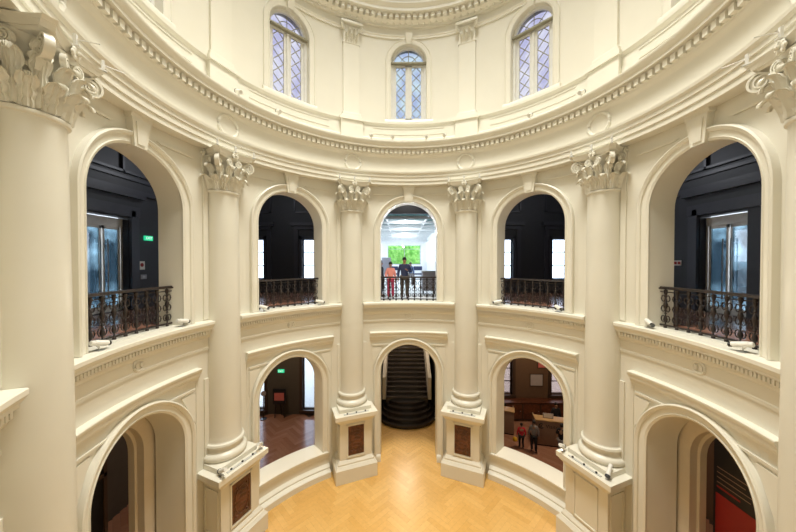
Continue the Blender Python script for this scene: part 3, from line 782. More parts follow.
    for sx in (-1, 1):
        a = sx*pi/4
        link('volute', proto_me['v'], cap, (.69*sin(a), -.69*cos(a), SHZ1+.75), (0, 0, a))
        link('acanthus_leaf', proto_me['l3'], cap, (.47*sin(a), -.47*cos(a), SHZ1+.52), (0, 0, a))
        link('helix_scroll', proto_me['h'], cap, (sx*.12, -.50, SHZ1+.78), (0, 0, sx*pi/2*.85))
        link('helix_scroll', proto_me['h'], cap, (sx*.50, -.12, SHZ1+.78), (0, 0, sx*.2))
        a2 = sx*pi*.60
        link('volute', proto_me['v'], cap, (.58*sin(a2)*1.0, -.58*cos(a2)-.02, SHZ1+.76), (0, 0, a2)) if False else None
    for ax, ay, rz in ((0, -.56, 0), (.56, 0, pi/2), (-.56, 0, -pi/2)):
        X = Matrix.Translation((ax, ay, SHZ1+.99)) @ Matrix.Rotation(rz, 4, 'Z'); ro = MB()
        for k in range(6): t = 2*pi*k/6; ro.ball((.06*cos(t), 0, .06*sin(t)), .045, (1, .6, 1), X=X, n=8)
        ro.ball((0, -.04, 0), .035, X=X, n=8); ro.build('rosette', M['plaster2'], cap)
    return c
colp = make_column('x')
colq = None
LBL = {-22.5: 'cream Corinthian column with a carved wood plaque, standing left of the central arches', 22.5: 'cream Corinthian column with a carved wood plaque, standing right of the central arches',
       -67.5: 'cream Corinthian column with wood plaque between the left and front left arches', 67.5: 'cream Corinthian column with a plain panelled pedestal between the right and front right arches',
       -112.5: 'nearest large cream Corinthian column, cut by the left edge', 112.5: 'nearest large cream Corinthian column, cut by the right edge',
       -157.5: 'cream column behind the viewer on the left', 157.5: 'cream column behind the viewer on the right'}
colq = make_column('x', plaque=False)
for ca, lb in LBL.items():
    if abs(ca) > 120: continue
    src = colq if ca == 67.5 else colp
    c = src if (src is colq or ca == -22.5) else copy_tree(colp)
    c.location = polar(ca, RC, 0); c.rotation_euler = (0, 0, -rad(ca)); c['label'] = lb; c['category'] = 'column'; c['group'] = 'Corinthian columns around the hall'

# ------------------------------------------------------------------ attic pilasters and windows
def make_pilaster():
    c = thing('pilaster', 'x', 'pilaster'); y = 0
    MB().box((-.44, -.20, 13.22), (.44, .03, 14.02)).box((-.49, -.26, 14.02), (.49, .03, 14.13)).box((-.47, -.24, 13.20), (.47, .03, 13.36)).build('pedestal', M['plaster'], c, smooth=False)
    MB().box((-.40, -.14, 14.13), (.40, .03, 14.25), bev=.01).box((-.37, -.12, 14.25), (.37, .03, 14.36), bev=.02).build('pilaster_base', M['plaster2'], c, smooth=False)
    MB().box((-.325, -.09, 14.36), (.325, .03, 17.06)).box((-.35, -.11, 17.06), (.35, .03, 17.11)).build('shaft', M['plaster'], c, smooth=False)
    cap = MB().box((-.32, -.10, 17.11), (.32, .03, 17.75)); 
    cp = cap.build('capital', M['plaster2'], c, smooth=False)
    MB().box((-.42, -.24, 17.76), (.42, .03, 17.86), bev=.015).build('abacus', M['plaster2'], cp)
    for x in (-.2, 0, .2): o = link('acanthus_leaf', proto_me['l1'], cp, (x, -.09, 17.10)); o.scale = (.65, .65, .72)
    for x in (-.1, .1): o = link('acanthus_leaf', proto_me['l2'], cp, (x, -.08, 17.10)); o.scale = (.65, .65, .72)
    for s in (-1, 1): o = link('volute', proto_me['v'], cp, (s*.34, -.17, 17.62), (0, 0, s*pi/4)); o.scale = (.7,)*3
    return c
pp = make_pilaster(); PLW = {-22.5: 'left of the central drum window', 22.5: 'right of the central drum window', -67.5: 'left of the left drum window', 67.5: 'right of the right drum window'}
fst = True
for ca in (-22.5, 22.5, -67.5, 67.5):
    c = pp if fst else copy_tree(pp); fst = False
    c.location = polar(ca, RA-.0, -.17); c.rotation_euler = (0, 0, -rad(ca)); c['label'] = 'slim cream pilaster '+PLW[ca]; c['group'] = 'pilasters of the drum'
def attic_window(a, label, blue):
    wn[0] += 1; r = thing('window_%d' % wn[0], label, 'window', (0, 0, 0), -rad(a)); r['kind'] = 'structure'
    Y = R + .24; hw = AH
    fr = MB()
    P = arch_path(hw+.01, AZ0, AZS); Q = arch_path(hw-.10, AZ0, AZS); vs = []; fs = []
    for (x, z, _, _), (x2, z2, _, _) in zip(P, Q): vs += [(x, Y-.09, z), (x2, Y-.09, z2), (x2, Y+.03, z2), (x, Y+.03, z)]
    for i in range(len(P)-1):
        for q in range(4): fs.append((i*4+q, i*4+(q+1) % 4, (i+1)*4+(q+1) % 4, (i+1)*4+q))
    fr.add(vs, fs)
    fr.box((-hw, Y-.05, AZ0), (hw, Y+.03, AZ0+.14)); fr.box((-.13, Y-.05, AZ0), (.13, Y+.03, AZS-.02)); fr.box((-hw, Y-.05, AZS-.08), (hw, Y+.03, AZS+.02)); fr.box((-.035, Y-.10, AZ0+.1), (.035, Y-.04, AZS-.06))
    for s in (-1, 1): fr.box((min(s*.52, s*.66), Y-.03, AZ0+.1), (max(s*.52, s*.66), Y+.02, AZS))
    fr.build('window_frame', M['white'], r, smooth=False)
    MB().box((-hw, Y-.20, AZS-.02), (hw, Y-.06, AZS+.05), bev=.012).build('transom', M['came'], r)
    cm = MB(); z0, z1 = AZ0+.14, AZS-.08; 
    for s in (-1, 1):
        xa, xb = sorted((s*.12, s*.53)); wd = xb-xa; h = z1-z0; n = 5; dz = h/n
        for k in range(-1, n*1):
            for d in (0, 1):
                # diagonal across the light, clipped to it
                za, zb = z0 + dz*k*1.0 + dz*.5, z0 + dz*(k+1)*1.0 + dz*.5
                if d: za, zb = zb, za
                xs0, xs1 = xa, xb
                if za < z0: xs0 = xa + wd*(z0-za)/(zb-za); za = z0
                if zb < z0: xs1 = xa + (xs1-xa)*(z0-za)/(zb-za) if zb != za else xb; zb = z0
                if za > z1: t = (z1-za)/(zb-za); xs0 = xa + wd*t; za = z1
                if zb > z1: t = (z1-za)/(zb-za); xs1 = xa + wd*t; zb = z1
                cm.tube([(xs0, Y-.01, za), (xs1, Y-.01, zb)], .015, 6)
    for rr_ in (.34,):
        cm.tube([(rr_*cos(t), Y-.01, AZS+.05+rr_*sin(t)) for t in [pi*k/14 for k in range(15)]], .014, 6)
    for t in (pi*.25, pi*.5, pi*.75): cm.tube([(0.05*cos(t), Y-.01, AZS+.05), (.66*cos(t), Y-.01, AZS+.66*sin(t))], .014, 6)
    cm.build('lead_came', M['came'], r)
    pn = MB(); Q = arch_path(hw-.02, AZ0, AZS); N_ = len(Q)
    pn.add([(x, Y+.0, z) for x, z, _, _ in Q], [tuple(range(N_))]); pn.build('pane', M['bluepane'] if blue else M['lilac'], r, smooth=False)
ATP = [(-.0, -.01), (0, .03), (.04, .045), (.05, .03), (.17, .035), (.2, .06), (.22, .05), (.22, -.01)]
def mk_att():
    mb = arch_trim(MB(), RA, AH, AZ0, AZS, ATP); y = RA-.10
    mb.add([(-.10,y,17.2),(.10,y,17.2),(.10,y+.2,17.2),(-.10,y+.2,17.2),(-.15,y-.06,17.62),(.15,y-.06,17.62),(.15,y+.2,17.62),(-.15,y+.2,17.62)], [(0,3,2,1),(4,5,6,7),(0,1,5,4),(1,2,6,5),(2,3,7,6),(3,0,4,7)])
    arc_prof(mb, [(-.01, 13.97), (.10, 13.97), (.10, 14.05), (.06, 14.12), (-.01, 14.14)], -1.0, 1.0, RA, 10)
    return mb
for a in BAYS:
    bay_trim('attic', mk_att, 'plain arch surround and keystone of the drum window '+WORD[a], a)
    attic_window(a, 'arched leaded window of the drum with diamond panes, '+WORD[a], a == 0)

# ------------------------------------------------------------------ balustrades
def make_rail():
    c = thing('balustrade', 'x', 'railing'); y0 = RR_ = 6.30
    arc = lambda x: (x, sqrt(RR_*RR_-x*x))
    X = [-HW+.01 + (2*HW-.02)*k/20 for k in range(21)]
    mb = MB(); mb.tube([(*arc(x), .98) for x in X], .035, 10); 
    vs = []; fs = []
    for x in X:
        y = arc(x)[1]; vs += [(x, y-.05, .95), (x, y+.05, .95), (x, y+.05, .985), (x, y-.05, .985)]
    for i in range(20):
        for q in range(4): fs.append((i*4+q, i*4+(q+1) % 4, (i+1)*4+(q+1) % 4, (i+1)*4+q))
    mb.add(vs, fs + [(0,1,2,3), (80,81,82,83)]); mb.build('top_rail', M['bronze'], c)
    MB().tube([(*arc(x), .06) for x in X], .022, 8).tube([(*arc(x), .88) for x in X], .012, 6).build('bottom_rail', M['bronze'], c)
    b = MB()
    b.lathe([(.0, 0), (.035, 0), (.035, .05), (.015, .07), (.015, .12), (.035, .15), (.045, .20), (.03, .26), (.014, .30), (.014, .33), (.03, .35), (.014, .38), (.02, .45), (.04, .52), (.045, .58), (.03, .63), (.014, .67), (.03, .70), (.014, .73), (.02, .80), (.038, .86), (.04, .93), (0, .95)], 12)
    for zc in (.22, .47, .72):
        for s in (-1, 1):
            b.tube([(s*(.055 + .042*cos(t)), 0, zc + .075*sin(t)) for t in [2*pi*k/14 for k in range(14)]], .011, 6, closed=True)
            b.ball((s*.10, 0, zc), .017, n=6)
    bo = b.build('baluster', M['bronze'], c); n = 9
    for k in range(n):
        x = -HW + 2*HW*(k+.5)/n; o = bo if k == 0 else bo.copy()
        if k: COL.objects.link(o); o.parent = c
        xx, yy = arc(x); o.location = (xx, yy, 0); o.rotation_euler.z = -asin(x/RR_)
    return c
rp = make_rail(); fst = True
for a, w in ((0, 'central arch with visitors behind it'), (-45, 'arch ahead to the left, before two lit windows'), (45, 'arch ahead to the right, before two lit windows'), (-90, 'near left arch, before a glass door'), (90, 'near right arch, before a glass door')):
    c = rp if fst else copy_tree(rp); fst = False; c.location = (0, 0, GAL); c.rotation_euler.z = -rad(a); c['label'] = 'dark ornate metal balustrade in the '+w; c['category'] = 'railing'; c['group'] = 'balustrades of the gallery'

# ------------------------------------------------------------------ surveillance cameras, spotlights, brackets
def make_cctv():
    c = thing('security_camera', 'x', 'security camera')
    MB().box((-.09, -.07, 0), (.09, .07, .015), bev=.004).build('base_plate', M['metal'], c)
    MB().tube([(0, 0, .015), (0, 0, .07), (0, .02, .10)], .022).ball((0, .02, .11), .035).build('mount_arm', M['whiteplastic'], c)
    X = Matrix.Translation((0, 0, .16)) @ Matrix.Rotation(rad(14), 4, 'X')
    MB().tube([(0, .17, 0), (0, .155, 0), (0, -.17, 0)], [.045, .058, .058], 20, X=X).build('housing', M['whiteplastic'], c)
    sh_ = MB(); vs = []; fs = []
    for y in (-.18, .10):
        for k in range(13): t = rad(-100 + 200*k/12); vs += [(.070*sin(t), y, .070*cos(t)), (.063*sin(t), y, .063*cos(t))]
    for k in range(12):
        a = 2*k; b = 26 + 2*k; fs += [(a, a+2, b+2, b), (a+1, b+1, b+3, a+3), (a, a+1, a+3, a+2), (b, b+2, b+3, b+1)]
    sh_.add(vs, fs, X=X).build('sun_shield', M['whiteplastic'], c)
    MB().tube([(0, -.165, 0), (0, -.235, 0)], .055, 16, X=X).build('lens', M['lens'], c)
    return c
def ledge_pt(bay, xl, inset=.10, z=6.625):
    th = asin(xl/R); r = R-inset; X = Matrix.Rotation(-rad(bay), 4, 'Z'); p = X @ Vector((r*sin(th), r*cos(th), z)); return p
cp_ = make_cctv(); fst = True
CC = [(-90, -1.02, 85, 'white security camera on the near left gallery ledge, at its near end'), (-90, 1.08, 75, 'white security camera on the near left gallery ledge, at its far end'),
      (-45, -1.05, 45, 'white security camera on the front left gallery ledge, at its left end'), (-45, 1.05, 65, 'white security camera on the front left gallery ledge, at its right end'),
      (45, -1.12, -60, 'white security camera on the front right gallery ledge, at its left end'), (45, 1.0, 50, 'white security camera on the front right gallery ledge, at its right end'),
      (90, -1.1, 75, 'white security camera on the near right gallery ledge, at its far end'), (90, .95, -70, 'white security camera on the near right gallery ledge, at its near end')]
for bay, xl, rz, lb in CC:
    c = cp_ if fst else copy_tree(cp_); fst = False; c.location = ledge_pt(bay, xl); c.rotation_euler.z = -rad(bay)+rad(rz); c['label'] = lb; c['category'] = 'security camera'; c['group'] = 'cameras on the gallery ledges'
    if abs(bay) == 90: c.scale = (.82,)*3
    else: c.scale = (.85,)*3
def make_spot():
    c = thing('spotlight', 'x', 'spotlight')
    MB().box((-.06, -.06, 0), (.06, .06, .02), bev=.004).build('base_plate', M['metal'], c)
    MB().tube([(0, 0, .02), (0, 0, .12)], .014).build('bracket', M['metal'], c)
    X = Matrix.Translation((0, 0, .15)) @ Matrix.Rotation(rad(28), 4, 'X')
    MB().tube([(0, .26, 0), (0, -.06, 0)], [.05, .055], 18, X=X).build('housing', M['whiteplastic'], c)
    MB().tube([(0, -.06, 0), (0, -.10, 0)], .062, 18, X=X).build('hood', M['blackplastic'], c)
    return c
sp = make_spot(); fst = True
for ca, x, y, rz, lb in ((-67.5, -.62, -.72, 170, 'white cylindrical spotlight with black hood, near corner of left pedestal'), (-67.5, .68, -.72, 120, 'white cylindrical spotlight with black hood, far corner of left pedestal'),
                     (67.5, .60, -.66, 20, 'white cylindrical spotlight with black hood, near corner of right pedestal'), (67.5, -.70, -.72, 200, 'white cylindrical spotlight with black hood, far corner of right pedestal')):
    c = sp if fst else copy_tree(sp); fst = False; X = Matrix.Rotation(-rad(ca), 4, 'Z'); c.location = X @ Vector((x, RC+y, 2.52)); c.rotation_euler.z = -rad(ca)+rad(rz); c['label'] = lb; c['group'] = 'spotlights on the pedestals'
# steel mounting strips on the pedestal tops
def make_strip():
    c = thing('mounting_strip', 'x', 'mounting strip')
    MB().box((-.48, -.035, 0), (.48, .035, .022), bev=.004).build('strip', M['kiosk2'], c)
    b = MB().lathe([(0, .055), (.028, .055), (.028, .022)], 10).build('bolt', M['blackplastic'], c); b.location.x = -.35
    for x in (0, .35): o = b.copy(); COL.objects.link(o); o.parent = c; o.location.x = x
    return c
ms = make_strip(); fst = True
for ca in (-67.5, 67.5, -22.5, 22.5):
    c = ms if fst else copy_tree(ms); fst = False; X = Matrix.Rotation(-rad(ca), 4, 'Z'); c.location = X @ Vector((0, RC-.76, 2.52)); c.rotation_euler.z = -rad(ca); c['label'] = 'metal strip with bolts on the pedestal of the '+CW[ca]; c['category'] = 'mounting strip'; c['group'] = 'mounting strips on the pedestal tops'
# small cornice spotlights
def make_mini():
    c = thing('cornice_spotlight', 'x', 'spotlight')
    MB().lathe([(0, 0), (.05, 0), (.05, .03), (.02, .04), (.02, .10), (0, .10)], 12).build('stand', M['whiteplastic'], c)
    X = Matrix.Translation((0, 0, .14)) @ Matrix.Rotation(rad(-25), 4, 'X'); MB().tube([(0, .09, 0), (0, -.07, 0)], .05, 14, X=X).build('lamp_head', M['whiteplastic'], c)
    MB().tube([(0, -.07, 0), (0, -.09, 0)], .052, 14, X=X).build('hood', M['blackplastic'], c); return c
mp = make_mini(); fst = True
for az, lb in ((-15.6, 'left of the central drum window'), (-6.8, 'just left of the central drum window'), (7.2, 'just right of the central drum window'), (14.5, 'right of the central drum window'), (47, 'under the right drum window'), (-52, 'under the left drum window'), (-66, 'far left by the pilaster pedestal'), (64, 'far right by the pilaster pedestal')):
    c = mp if fst else copy_tree(mp); fst = False; c.location = polar(az, 5.48, 13.01); c.scale = (1.2,)*3; c.rotation_euler.z = -rad(az)+pi; c['label'] = 'tiny spotlight on the great cornice, '+lb; c['category'] = 'spotlight'; c['group'] = 'small spotlights on the great cornice'
# brackets with rods standing on the abaci
def make_bracket():
    c = thing('rod_bracket', 'x', 'bracket')
    MB().box((-.03, -.05, 0), (.03, .05, .02)).box((-.022, -.02, 0), (.022, .02, .17), bev=.005).build('post', M['white'], c, smooth=False)
    MB().tube([(0, .03, .10), (0, -.28, .10)], .008).build('rod', M['white'], c); return c
bp_ = make_bracket(); fst = True
for ca in CW:
    for k, (x, y) in enumerate(((-.58, -.62), (0, -.56), (.58, -.62))):
        if (ca == -112.5 and k == 0) or (ca == 112.5 and k == 2): continue
        c = bp_ if fst else copy_tree(bp_); fst = False
        X = Matrix.Rotation(-rad(ca), 4, 'Z'); c.location = X @ Vector((x, RC+y, ARC+.005)); c.rotation_euler.z = -rad(ca) + (-.5, 0, .5)[k]*1.2
        c['label'] = 'small bracket with rod, %s one on the capital of the %s' % (('left', 'middle', 'right')[k], CW[ca]); c['category'] = 'bracket'; c['group'] = 'brackets on the capitals'

# ------------------------------------------------------------------ signs on walls
def exit_sign(loc, rz, label, w=.34, h=.17):
    c = thing('exit_sign', label, 'sign', loc, rz)
    MB().box((-w/2, -.03, -h/2), (w/2, .03, h/2), bev=.006).build('sign_box', M['green_sign'], c)
    m = MB(); y = -.034; f = M['whiteglow']
    text_mesh('EXIT', .13, f, c, (0, y, 0), 'CENTER')
    return c
exit_sign((-6.8, D-.04, 2.37), 0, 'green lit exit sign high on the dark wall of the ground floor room')
exit_sign((-D+.05, 4.4, 9.12), pi/2, 'green lit exit sign on the dark gallery wall beside the glass door')
c = thing('wall_notice', 'white notice with a red emblem on the dark left gallery wall', 'notice', (-D+.01, 4.15, 8.13), pi/2)
MB().box((-.12, -.015, -.15), (.12, .0, .15), bev=.004).build('plate', M['paper'], c); MB().tube([(0, -.015, .02), (0, -.02, .02)], .07, 16).build('emblem', M['redprint'], c)
c = thing('wall_switch_box', 'small grey control box under the notice on the left gallery wall', 'control box', (-D+.01, 4.2, 7.72), pi/2)
MB().box((-.12, -.04, -.08), (.12, 0, .08), bev=.01).build('box', M['kiosk'], c); MB().box((-.05, -.05, -.03), (.05, -.04, .03), bev=.004).build('button', M['metal'], c)
c = thing('wall_notice', 'small white and red notice strip on the dark right gallery wall', 'notice', (D-.01, 4.5, 8.22), -pi/2)
MB().box((-.22, -.012, -.09), (.22, 0, .09), bev=.003).build('plate', M['paper'], c)
for x in (-.14, 0, .14): o = MB().box((x-.055, -.016, -.05), (x+.055, -.01, .05)).build('symbol', M['redprint'], c, smooth=False)

# ------------------------------------------------------------------ ground floor room, left
c = thing('notice_stand', 'black easel stand with a pink notice in the ground floor room ahead left', 'sign stand', (-6.75, 9.2, 0))
MB().box((-.34, -.03, .75), (.34, .03, 1.55), bev=.01).build('board', M['blackplastic'], c); MB().box((-.26, -.04, .95), (.26, -.028, 1.35)).build('notice', M['pinkprint'], c, smooth=False)
for x in (-.25, .25): MB().tube([(x, 0, 0), (x*.8, 0, .8)], .02).build('leg', M['blackplastic'], c)
MB().tube([(0, .3, 0), (0, .03, 1.0)], .018).build('leg', M['blackplastic'], c)
c = thing('post_stand', 'thin dark post with a round top beside the black notice stand', 'post', (-7.55, 9.1, 0))  # tripod-like stand built as a plain post, gives no light
MB().lathe([(0, 0), (.17, 0), (.17, .03), (0, .04)], 20).build('base', M['blackplastic'], c); MB().tube([(0, 0, .03), (0, 0, 1.25)], .025).build('pole', M['browntrim'], c)
MB().tube([(0, -.03, 1.35), (0, .03, 1.35)], .13, 18).build('head', M['greyprint'], c)

# ------------------------------------------------------------------ reception, right ground floor room
def desk(p, q, h, label, logo=False):
    p = Vector((*p, 0)); q = Vector((*q, 0)); d = q-p; L = d.length; c = thing('reception_desk', label, 'desk', (p+q)/2, atan2(d.y, d.x))
    MB().box((-L/2, 0, .06), (L/2, .06, h-.05), bev=.004).build('front_panel', M['deskfront'], c)
    MB().box((-L/2-.03, -.03, h-.05), (L/2+.03, .45, h), bev=.01).build('counter_top', M['desktop'], c)
    for s in (-1, 1): a, b = sorted((s*L/2, s*(L/2-.05))); MB().box((a, .06, 0), (b, .75, h-.06)).build('side_panel', M['deskfront'], c, smooth=False)
    MB().box((-L/2+.05, .25, .72), (L/2-.05, .8, .76)).build('work_top', M['desktop'], c, smooth=False)
    MB().box((-L/2+.02, .03, 0), (L/2-.02, .06, .06)).build('plinth', M['blackplastic'], c, smooth=False)
    if logo:
        lg = MB(); z = .90
        lg.tube([(-L/2+.24+.10*cos(t), -.006, z+.10*sin(t)) for t in [rad(50)+rad(285)*k/16 for k in range(17)]], .022, 6)
        lg.tube([(-L/2+.22, -.006, z-.05), (-L/2+.27, -.006, z+.05)], .016, 6); lg.build('logo', M['blackplastic'], c)
        text_mesh('Visitor', .235, M['blackplastic'], c, (-L/2+.42, -.004, z))
    return c
desk((5.75, 7.05), (7.6, 6.65), 1.18, 'reception desk with a black round logo and lettering on its taupe front', True)
desk((3.9, 8.15), (5.05, 7.75), 1.15, 'plain taupe desk left of the reception desk with the lettering')
c = thing('sideboard', 'low dark brown cabinet under the windows behind the reception desk', 'cabinet', (6.9, 9.28, 0))
MB().box((-1.9, -.25, .08), (1.9, .28, .96), bev=.01).build('body', M['browntrim'], c); MB().box((-1.95, -.30, .96), (1.95, .30, 1.0), bev=.008).build('top', M['wood'], c)
for k in range(4): d = MB().box((-1.82+.93*k, -.27, .16), (-.97+.93*k, -.25, .9), bev=.005).build('door', M['wood'], c); MB().ball((-1.05+.93*k, -.29, .55), .02, n=8).build('knob', M['metal'], d)
def frame_pic(loc, w, h, label, m, rz=0):
    c = thing('framed_picture', label, 'picture', loc, rz); f = MB(); t = .04
    f.box((-w/2, -.03, -h/2), (-w/2+t, 0, h/2)).box((w/2-t, -.03, -h/2), (w/2, 0, h/2)).box((-w/2, -.03, -h/2), (w/2, 0, -h/2+t)).box((-w/2, -.03, h/2-t), (w/2, 0, h/2)).build('frame', M['browntrim'], c, smooth=False)
    MB().box((-w/2+t, -.015, -h/2+t), (w/2-t, 0, h/2-t)).build('print', m, c, smooth=False)
frame_pic((6.93, D-.005, 1.95), .72, .68, 'square framed print on the brown wall above the reception desk', M['greyprint'])
frame_pic((7.25, D-.005, 2.80), .55, .45, 'small red framed print higher on the brown wall, right of the square print', M['pinkprint'])
c = thing('brochure_holder', 'small pale brochure holder standing on the reception desk', 'brochure holder', (6.35, 7.13, 1.18), -.2)
MB().box((-.22, -.02, 0), (.22, .02, .22), bev=.005).build('holder', M['greyprint'], c); MB().box((-.18, -.03, .03), (.18, -.02, .19)).build('brochure', M['paper'], c, smooth=False)
c = thing('desk_monitor', 'dark monitor on the plain desk left of the reception desk', 'monitor', (4.62, 8.42, .775), -.33)
MB().box((-.27, -.02, .14), (.27, .02, .50), bev=.01).build('screen', M['blackplastic'], c); MB().tube([(0, .03, 0), (0, .03, .2)], .02).box((-.12, -.06, 0), (.12, .12, .015)).build('stand', M['blackplastic'], c)

# link objects
c = thing('info_kiosk', 'grey box-shaped counter standing behind the right half of the central balustrade', 'counter', (1.10, 8.9, GAL))
MB().box((-.34, -.3, .18), (.34, .3, 1.14), bev=.015).build('body', M['kiosk'], c); MB().box((-.37, -.33, 1.14), (.37, .33, 1.18), bev=.008).build('top', M['metal'], c)
for x in (-.28, .28): MB().tube([(x, -.2, 0), (x, -.2, .2)], .025).build('leg', M['blackplastic'], c); MB().tube([(x, .2, 0), (x, .2, .2)], .025).build('leg', M['blackplastic'], c)
c = thing('freestanding_sign', 'upright blue-grey panel by the left wall of the link, behind the woman in pink', 'panel', (-1.35, 14.5, GAL))
MB().box((-.32, -.03, .75), (.32, .03, 1.95), bev=.01).build('board', M['kiosk'], c); MB().tube([(0, 0, 0), (0, 0, .8)], .03).box((-.25, -.15, 0), (.25, .15, .02)).build('stand', M['metal'], c)
for x, lb in ((-1.05, 'dark blue bench at the end of the link, left of the man'), (1.35, 'dark blue bench at the end of the link, right of the man')):
    c = thing('bench', lb, 'bench', (x, 23.5, GAL), 0, 'benches at the end of the link'); MB().box((-.42, -.2, .82), (.42, .2, 1.22), bev=.06).build('back', M['navy'], c); MB().box((-.42, -.6, .40), (.42, .2, .52), bev=.04).build('seat', M['navy'], c)
    for xx in (-.35, .35): MB().tube([(xx, -.5, 0), (xx, -.5, .42)], .025).build('leg', M['metal'], c); MB().tube([(xx, .1, 0), (xx, .1, .85)], .025).build('leg', M['metal'], c)

# ------------------------------------------------------------------ people
def skin_mesh(name, verts, edges, m, sub=2):
    me = bpy.data.meshes.new(name); me.from_pydata([v[:3] for v in verts], edges, []); ob = bpy.data.objects.new(name, me); COL.objects.link(ob)
    md = ob.modifiers.new('s', 'SKIN'); md.use_smooth_shade = True
    sv = me.skin_vertices[0].data
    for i, v in enumerate(verts): sv[i].radius = (v[3], v[4] if len(v) > 4 else v[3])
    sv[0].use_root = True
    sb = ob.modifiers.new('d', 'SUBSURF'); sb.levels = sub; sb.render_levels = sub
    dg = bpy.context.evaluated_depsgraph_get(); dg.update(); r = bpy.data.meshes.new_from_object(ob.evaluated_get(dg)); bpy.data.objects.remove(ob)
    r.materials.clear(); r.materials.append(m); return r
def person(label, loc, rz, H, shirt, trouser, armL='down', armR='down', slim=1.0, lean=0, bagcol=None, hairlong=False, shoe=None, walk=.0):
    k = H/1.75; c = thing('person', label, 'person', loc, rz); s = slim
    def V(x, y, z, r, r2=None): return (x*k, y*k, z*k, r*k, (r2 or r)*k)
    # joints (front = -y)
    J = {'pel': V(0, 0, .96, .135*s, .10*s), 'wai': V(0, .0, 1.12, .125*s, .092*s), 'che': V(0, lean*.3, 1.32, .145*s, .10*s), 'nck': V(0, -.01+lean*.5, 1.48, .055), 'nk2': V(0, -.015+lean*.6, 1.54, .052), 'hd1': V(0, -.03+lean*.7, 1.61, .075, .088), 'hd2': V(0, -.02+lean*.7, 1.69, .078, .094)}
    for sd, sx in (('L', -1), ('R', 1)):
        wk = walk*(1 if sx > 0 else -1)
        J['sh'+sd] = V(sx*.165*s, lean*.4, 1.42, .062)
        arm = armL if sd == 'L' else armR
        if arm == 'down': el = (sx*.235*s, .02, 1.14); wr = (sx*.25*s, -.05, .90); hd = (sx*.25*s, -.07, .83)
        elif arm == 'rail': el = (sx*.26*s, -.08, 1.15); wr = (sx*.20*s, -.30, 1.03); hd = (sx*.18*s, -.37, 1.02)
        else: el = (sx*.25*s, .0, 1.16); wr = (sx*.10*s, -.24, 1.22); hd = (sx*.06*s, -.30, 1.26)
        J['el'+sd] = V(*el, .043); J['wr'+sd] = V(*wr, .028); J['pa'+sd] = V(*hd, .036, .022)
        J['hp'+sd] = V(sx*.095*s, 0, .90, .09*s); J['kn'+sd] = V(sx*.105, -.03-wk*.5, .50, .058); J['an'+sd] = V(sx*.11, .02-wk, .085, .038); J['to'+sd] = V(sx*.12, -.14-wk, .035, .034, .028)
        d = Vector(hd)-Vector(wr); d.normalize(); side = Vector((1, 0, 0)) if abs(d.x) < .8 else Vector((0, 1, 0))
        for fi, (off, ln) in enumerate(((-.028, .075), (-.010, .085), (.010, .08), (.028, .062))):
            b = Vector(hd) + side*off + d*.02; m_ = b + d*ln*.55; e = m_ + d*ln*.35 + Vector((0, -.02, -.012)) if arm != 'down' else m_ + d*ln*.4 + Vector((0, -.015, 0))
            J['f%d0%s' % (fi, sd)] = V(*b, .0105); J['f%d1%s' % (fi, sd)] = V(*m_, .009); J['f%d2%s' % (fi, sd)] = V(*e, .008)
        tb = (Vector(wr)+Vector(hd))/2 - side*sx*.022; te = tb + d*.05 - side*sx*.035
        J['th0'+sd] = V(*tb, .012); J['th1'+sd] = V(*te, .009)
    E0 = [('pel','wai'), ('wai','che'), ('che','nck'), ('nck','nk2'), ('nk2','hd1'), ('hd1','hd2')]
    for sd in 'LR':
        E0 += [('che','sh'+sd), ('sh'+sd,'el'+sd), ('el'+sd,'wr'+sd), ('wr'+sd,'pa'+sd), ('pel','hp'+sd), ('hp'+sd,'kn'+sd), ('kn'+sd,'an'+sd), ('an'+sd,'to'+sd), ('wr'+sd,'th0'+sd), ('th0'+sd,'th1'+sd)]
        for fi in range(4): E0 += [('pa'+sd, 'f%d0%s' % (fi, sd)), ('f%d0%s' % (fi, sd), 'f%d1%s' % (fi, sd)), ('f%d1%s' % (fi, sd), 'f%d2%s' % (fi, sd))]
    def sub(names, edges, name, m, grow, over={}):
        idx = {n: i for i, n in enumerate(names)}; vs = []
        for n in names:
            x, y, z, r1, r2 = J[n]; g = over.get(n, grow); vs.append((x, y, z, r1+g*k, r2+g*k))
        link(name, skin_mesh(name, vs, [(idx[a], idx[b]) for a, b in edges], m), c)
    sub(list(J), E0, 'body', M['skin'], 0)
    sub(['wai','che','pel','nck','shL','elL','wrL','shR','elR','wrR'], [('pel','wai'), ('wai','che'), ('che','nck'), ('che','shL'), ('shL','elL'), ('elL','wrL'), ('che','shR'), ('shR','elR'), ('elR','wrR')], 'jacket' if shirt is M['navy'] else 'shirt', shirt, .022)
    sub(['pel','hpL','knL','anL','hpR','knR','anR'], [('pel','hpL'), ('hpL','knL'), ('knL','anL'), ('pel','hpR'), ('hpR','knR'), ('knR','anR')], 'trousers', trouser, .018, {'anL': .022, 'anR': .022})
    hx, hy, hz = J['hd2'][:3]
    h = MB(); h.ball((hx, hy+.012*k, hz+.012*k), .108*k, (.86, 1.0, 1.0), n=20)
    h.v = [(x, y, z) if not (y < hy-.045*k and z < hz+.035*k) else (x, hy-.03*k, max(z, hz-.02*k)+.03*k) for x, y, z in h.v]
    h.v = [(x, y, max(z, hz-(.16 if hairlong else .06)*k)) for x, y, z in h.v]
    h.build('hair', M['hair'], c)
    MB().ball((hx, hy-.098*k, hz-.045*k), .014*k, (.8, 1, 1.3), n=8).build('nose', M['skin'], c)
    MB().ball((hx, hy-.09*k, hz-.085*k), .014*k, (1.6, .5, .5), n=8).build('mouth', M['pinkprint'], c)
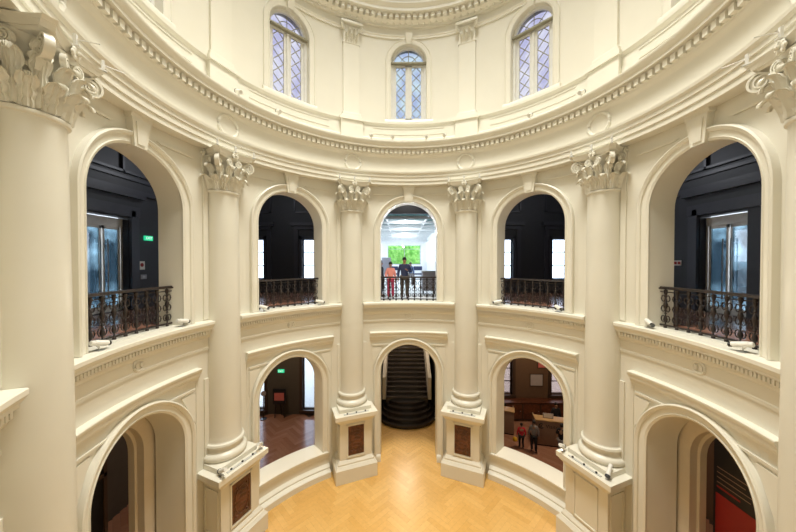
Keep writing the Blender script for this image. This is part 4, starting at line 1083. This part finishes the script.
    for sx in (-1, 1):
        MB().ball((hx+sx*.083*k, hy+.0, hz-.04*k), .020*k, (.5, .8, 1.3), n=8).build('ear', M['skin'], c)
        MB().ball((hx+sx*.032*k, hy-.089*k, hz-.02*k), .010*k, n=8).build('eye', M['blackplastic'], c)
    for sd in 'LR':
        x, y, z = J['to'+sd][:3]; MB().ball((x, y+.06*k, .038*k), .1*k, (.45, 1.25, .38), n=14).build('shoe', shoe or M['blackcloth'], c)
    return c
person('man in a navy jacket standing behind the central gallery balustrade', (-.16, 6.95, GAL), .05, 1.80, M['navy'], M['olive'], 'down', 'chest', 1.12)
person('woman in a salmon pink top and crimson trousers at the central gallery balustrade', (-.78, 6.92, GAL), .1, 1.60, M['pink'], M['magenta'], 'rail', 'down', .95)
person('person in dark clothes half hidden by the left jamb of the central gallery arch', (-1.28, 7.7, GAL), 1.2, 1.66, M['blackcloth'], M['blackcloth'], slim=1.0)
person('distant person in light blue standing in the glazed link behind the man', (.32, 13.8, GAL), 0, 1.58, M['bluecloth'], M['greycloth'])
person('child in a bright red shirt standing in front of the reception desk', (5.02, 6.80, 0), 3.0, 1.10, M['red'], M['blackcloth'], 'down', 'down', 1.15, walk=.05)
person('adult in a grey shirt and dark trousers beside the child in red', (5.46, 6.55, 0), 2.7, 1.36, M['greycloth'], M['blackcloth'], 'down', 'down', 1.0, walk=.08)
person('person in dark clothes at the right end of the reception desk', (6.47, 6.2, 0), 2.2, 1.40, M['blackcloth'], M['greycloth'], 'down', 'chest', 1.1, hairlong=True)
person('staff member in dark clothes seated height behind the reception desk', (7.1, 7.9, 0), 0, 1.5, M['blackcloth'], M['blackcloth'])
c = thing('toy_ball', 'yellow ball held at the side of the child in red', 'ball', (4.73, 6.78, .42)); MB().ball((0, 0, 0), .105, n=20).build('ball', M['yellow'], c)
c = thing('shoulder_bag', 'dark blue bag hanging at the side of the man in the navy jacket', 'bag', (.26, 6.9, GAL))
MB().box((-.07, -.13, .62), (.07, .13, .95), bev=.03).build('bag_body', M['blackcloth'], c); MB().tube([(0, -.1, .93), (-.05, -.05, 1.3), (-.13, 0, 1.50), (-.06, .05, 1.3), (0, .1, .93)], .012).build('strap', M['blackcloth'], c)
